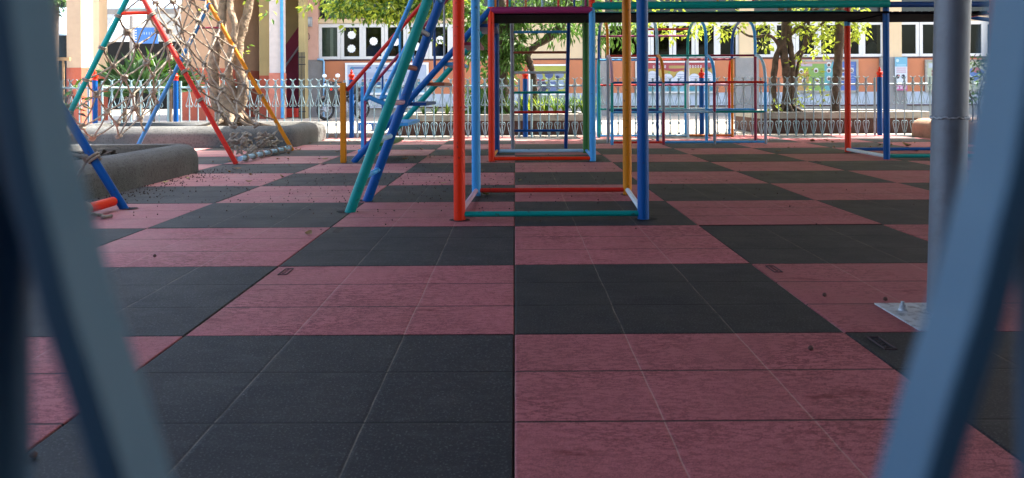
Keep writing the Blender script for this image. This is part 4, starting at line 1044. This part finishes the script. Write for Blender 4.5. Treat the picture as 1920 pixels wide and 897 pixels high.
# ------------------------------------------------------------------ motorbike
def motorbike():
    t = thing('motorbike', 'dark parked motorbike with round mirror behind the fence by the grey pilaster', 'motorbike', (P(645, 221, 21.6).x, 21.6, 0))
    an = R(52); dx, dy = math.cos(an), math.sin(an)
    c = Vector((P(645, 221, 21.6).x, 21.6, 0))
    def L(s, u, z): return c + Vector((dx*s - dy*u, dy*s + dx*u, z))      # s along, u sideways
    def wheel(s, name='wheel'):
        n = 28; ctr = L(s, 0, .29)
        ring = [L(s+.24*math.cos(2*math.pi*k/n), 0, .29+.24*math.sin(2*math.pi*k/n)) for k in range(n)]
        w_ = MB().tube([L(s, -.04, .29), L(s, .04, .29)], .07, 14)
        for k in range(10):
            a = 2*math.pi*k/10; w_.tube([ctr, L(s+.21*math.cos(a), 0, .29+.21*math.sin(a))], .006, 5)
        w_.tube([L(s+.205*math.cos(2*math.pi*k/n), 0, .29+.205*math.sin(2*math.pi*k/n)) for k in range(n)], .014, 6, closed=True)
        o = w_.build(name, GREYP, t); MB().tube(ring, .042, 10, closed=True).build('tyre', RUBBER, o)
    wheel(-.60); wheel(.60)
    bd = MB(); bd.tube(cat_path([L(-.5, 0, .72), L(-.2, 0, .55), L(.05, 0, .5), L(.35, 0, .62), L(.7, 0, .7)], 5), [.13+.05*math.sin(k*.4) for k in range(21)], 12)
    bd.tube([L(-.48, 0, 1.0), L(-.44, 0, .9), L(-.40, 0, .70), L(-.42, 0, .42)], [.06, .15, .2, .14], 12)
    bd.build('body', BLACK, t)
    MB().tube(cat_path([L(-.1, 0, .72), L(.1, 0, .76), L(.4, 0, .78), L(.65, 0, .82)], 4), [.07, .1, .12, .12, .12, .12, .12, .12, .12, .11, .1, .09, .05], 10).build('saddle', RUBBER, t)
    MB().tube([L(-.05, .0, .22), L(-.05, 0, .48)], .14, 12).tube([L(0, .12, .25), L(.6, .14, .32)], .04, 10).build('engine', GREYP, t)
    MB().tube([L(-.60, .07, .29), L(-.48, .05, .9)], .018, 8).tube([L(-.60, -.07, .29), L(-.48, -.05, .9)], .018, 8).build('fork', GREYP, t)
    MB().tube(cat_path([L(-.36, -.34, .98), L(-.44, -.1, .98), L(-.44, .1, .98), L(-.36, .34, .98)], 4), .015, 8).build('handlebar', BLACK, t)
    q = MB().tube([L(-.42, -.22, .98), L(-.42, -.26, 1.12)], .007, 6).tube([L(-.42, .22, .98), L(-.42, .26, 1.12)], .007, 6).build('mirror_stalk', BLACK, t)
    MB().lathe(L(-.42, .26, 1.10), [(.02, 0), (.055, .02), (.06, .05), (.05, .085), (.01, .1)], 14).build('mirror', WHITEP, t)
    MB().lathe(L(-.42, -.26, 1.10), [(.02, 0), (.055, .02), (.06, .05), (.05, .085), (.01, .1)], 14).build('mirror', WHITEP, t)
    MB().lathe(L(-.56, 0, .84), [(.02, 0), (.07, .03), (.08, .07), (.05, .11)], 14).build('headlight', WHITEP, t)
    MB().tube([L(-.5, -.12, .8), L(-.54, -.14, .8)], .03, 8).build('indicator', ORANGE_RED, t)
    MB().tube(cat_path([L(-.88, 0, .42), L(-.76, 0, .56), L(-.58, 0, .6), L(-.4, 0, .54)], 4), .05, 8).build('mudguard', BLACK, t)
motorbike()
t = thing('blue_pallet', 'low blue slatted plastic rack on the ground behind the fence by the stairs', 'rack', (P(695, 243, 15.6).x, 15.6, 0))
xa, xb = P(668, 0, 15.6).x, P(722, 0, 15.6).x
for k in range(4): boxp('slat', (xa, 15.6+k*.11, .12), (xb, 15.67+k*.11, .145), BLUE, t)
for x in (xa+.02, (xa+xb)/2, xb-.06): boxp('leg', (x, 15.6, 0), (x+.04, 16.0, .12), BLUE, t)

# ------------------------------------------------------------------ litter on the floor
sd = MB()
def seed(x, y, r):
    n = 6; vs = [(x, y, .002+2*r)]
    for k in range(n): a = 2*math.pi*k/n; vs.append((x+r*math.cos(a), y+r*math.sin(a), .002+r))
    vs.append((x, y, .002)); fs = [(0, 1+k, 1+(k+1)%n) for k in range(n)] + [(n+1, 1+(k+1)%n, 1+k) for k in range(n)]
    sd.add(vs, fs, 0, True)
for _ in range(900):
    q = random.random()
    if q < .55: x, y = random.gauss(-.9, 1.1), random.gauss(6.6, 1.0)
    elif q < .85: x, y = random.uniform(-2.9, .4), random.uniform(4.8, 12)
    else: x, y = random.uniform(-2, 3), random.uniform(4.8, 12.5)
    if not (4.3 < y < 12.8 and -2.85 < x < 5.5): continue
    seed(x, y, random.uniform(.0026, .0056))
for _ in range(220): seed(-2.93+abs(random.gauss(0, .25))+.02, random.uniform(5.6, 7.9), random.uniform(.003, .007))
o = sd.build('seeds', mat('seed', '#3a2420', rough=.8)); tag(o, 'small dark seeds scattered over the rubber tiles', 'seeds', kind='stuff')
def leafmesh(curl_, m):
    mb = MB(); n = 7; vs = []
    for k in range(n):
        t_ = k/(n-1); w_ = math.sin(math.pi*t_)**.8*.5; z = curl_*(t_-.5)**2
        vs += [(t_-.5, -w_*.5, z+abs(w_)*.25*curl_), (t_-.5, 0, z), (t_-.5, w_*.5, z+abs(w_)*.25*curl_)]
    fs = []
    for k in range(n-1):
        a = 3*k; fs += [(a, a+3, a+4, a+1), (a+1, a+4, a+5, a+2)]
    mb.add(vs, fs, 0, True); return mb, m
protos = []
for nm_, cu, m in (('dry_leaf', .7, LEAF_DRY), ('dry_leaf', 1.1, LEAF_DRY), ('yellow_leaf', .5, LEAF_DRYY)):
    mb, m = leafmesh(cu, m); protos.append((mb, m, nm_, []))
def put_leaf(x, y, s, kind, label=None, group=None):
    mb, m, nm_, cache = protos[kind]
    if cache: o = bpy.data.objects.new(nm_, cache[0]); C.objects.link(o)
    else: o = mb.build(nm_, m); cache.append(o.data)
    o.location = (x, y, .006); o.scale = (s, s, s); o.rotation_euler = (random.uniform(-.25, .25), random.uniform(-.2, .2), random.uniform(0, 6.28))
    tag(o, label or ('brown curled dry leaf lying on the rubber tiles' if kind < 2 else 'yellowish green fallen leaf lying on the rubber tiles'), 'leaf', group or ('dry leaves on the tiles' if kind < 2 else 'yellow leaves on the tiles'))
for px, py in ((560,283),(540,290),(620,270),(700,281),(585,268),(730,275),(610,300),(850,295),(790,282),(900,272),(470,330),(760,300),(1420,262),(1560,268),(1120,272),(1300,283),(1460,285),(700,290),(655,266),(520,300),(1590,272),(1680,280),(1000,270),(430,325),(445,318),(1550,265),(1548,263),(1720,285)):
    p = G(px, py); put_leaf(p.x, p.y, random.uniform(.05, .09), random.choice((0, 1)))
for _ in range(46):
    px, py = random.choice(((random.uniform(545, 650), random.uniform(264, 310)), (random.uniform(380, 560), random.uniform(285, 345)), (random.uniform(660, 900), random.uniform(262, 300)), (random.uniform(1400, 1740), random.uniform(262, 280))))
    p = G(px, py); put_leaf(p.x, p.y, random.uniform(.03, .065), random.choice((0, 1)))
for px, py in ((352,336),(310,343),(832,345),(975,340),(755,283),(1390,268)): p = G(px, py); put_leaf(p.x, p.y, .06, 2)
p = G(912, 367); put_leaf(p.x, p.y, .11, 2, 'curled yellow leaf at the foot of the sky blue post')
p = G(578, 441); put_leaf(p.x, p.y, .07, 0, 'dark curled leaf on the red tile left of the ladder foot')
p = G(1700, 275); put_leaf(p.x, p.y, .16, 1, 'large brown leaf on the dark tile right of the blue right tower post')
p = G(1522, 266); put_leaf(p.x, p.y, .16, 0, 'large tan leaf on the tiles below the forked tree')
for px, py in ((1520, 658), (1546, 557), (63, 860), (290, 483), (1660, 565)):
    p = G(px, py); mb = MB(); mb.lathe((p.x, p.y, .0), [(.002, .001), (.007, .004), (.008, .009), (.004, .014), (.001, .015)], 8)
    tag(mb.build('dried_fruit', mat('fruit', '#4a2a22', rough=.7)), 'tiny shrivelled brown fruit on the near tiles', 'dried fruit', 'shrivelled fruits on the near tiles')

# ------------------------------------------------------------------ unseen roof and wall added to shade the playground and near fence
rf = thing('shade_roof', 'unseen sheet metal roof added above the playground for shade', 'roof', (1.5, 5, 3.2))
mb = MB(); nX = 90
rx0, rx1 = -2.3, 10.5
ry0, ry1 = -4.5, 13.35
for k in range(nX):
    x0 = rx0 + (rx1-rx0)*k/nX; x1 = rx0+(rx1-rx0)*(k+1)/nX; z = 3.25 + (.02 if k % 2 else 0); z_ = 3.25 + (0 if k % 2 else .02)
    mb.add([(x0, ry0, z), (x1, ry0, z_), (x1, ry1, z_), (x0, ry1, z)], [(0,1,2,3)])
mb.build('roof_sheet', ROOFM, rf)
boxp('roof_beam', (rx0, 4.0, 3.12), (rx1, 4.1, 3.23), STEEL, rf)
bw = thing('back_wall', 'unseen grey wall added behind the camera to block light', 'wall', (0, -3.4, 0))  # added so the near fence bars stay dark towards the camera
boxp('light_block_face', (-9, -3.5, 0), (9, -3.3, 3.2), BACKW, bw)

# ------------------------------------------------------------------ camera and light
cam = bpy.data.cameras.new('camera'); co = bpy.data.objects.new('camera', cam); C.objects.link(co); S.camera = co
cam.sensor_width = 36; cam.lens = F/1920*36; cam.clip_start = .02; cam.clip_end = 500
cam.shift_x = (960-CX)/1920; cam.shift_y = -(448.5-HY)/1920
M3 = Matrix.Rotation(R(90), 4, 'X') @ Matrix.Rotation(-ROLL, 4, 'Z')
co.matrix_world = Matrix.Translation((0, 0, H)) @ M3
cam.dof.use_dof = True; cam.dof.focus_distance = 9.0; cam.dof.aperture_fstop = 9.5

w = bpy.data.worlds.new('World'); S.world = w; w.use_nodes = True
n = w.node_tree.nodes; l = w.node_tree.links
sky = n.new('ShaderNodeTexSky'); sky.sky_type = 'NISHITA'; sky.sun_disc = False; sky.dust_density = 3.5; sky.ozone_density = .4
sd_ = Vector((.85, .5, 0)).normalized(); el = R(58)
sky.sun_elevation = el; sky.sun_rotation = math.atan2(sd_.x, sd_.y)
l.new(sky.outputs[0], n['Background'].inputs[0]); n['Background'].inputs[1].default_value = .15
sun = bpy.data.lights.new('sun', 'SUN'); so = bpy.data.objects.new('sun', sun); C.objects.link(so)
sun.energy = 4.5; sun.angle = R(.5); sun.color = (1, .94, .85)
dirv = Vector((sd_.x*math.cos(el), sd_.y*math.cos(el), math.sin(el)))
so.rotation_euler = dirv.to_track_quat('Z', 'Y').to_euler()
S.view_settings.view_transform = 'Standard'; S.view_settings.look = 'None'; S.view_settings.gamma = 1
S.view_settings.exposure = 2.6
S.cycles.denoising_prefilter = 'ACCURATE'
S.cycles.max_bounces = 10; S.cycles.diffuse_bounces = 6; S.cycles.use_denoising = True; S.cycles.transparent_max_bounces = 12
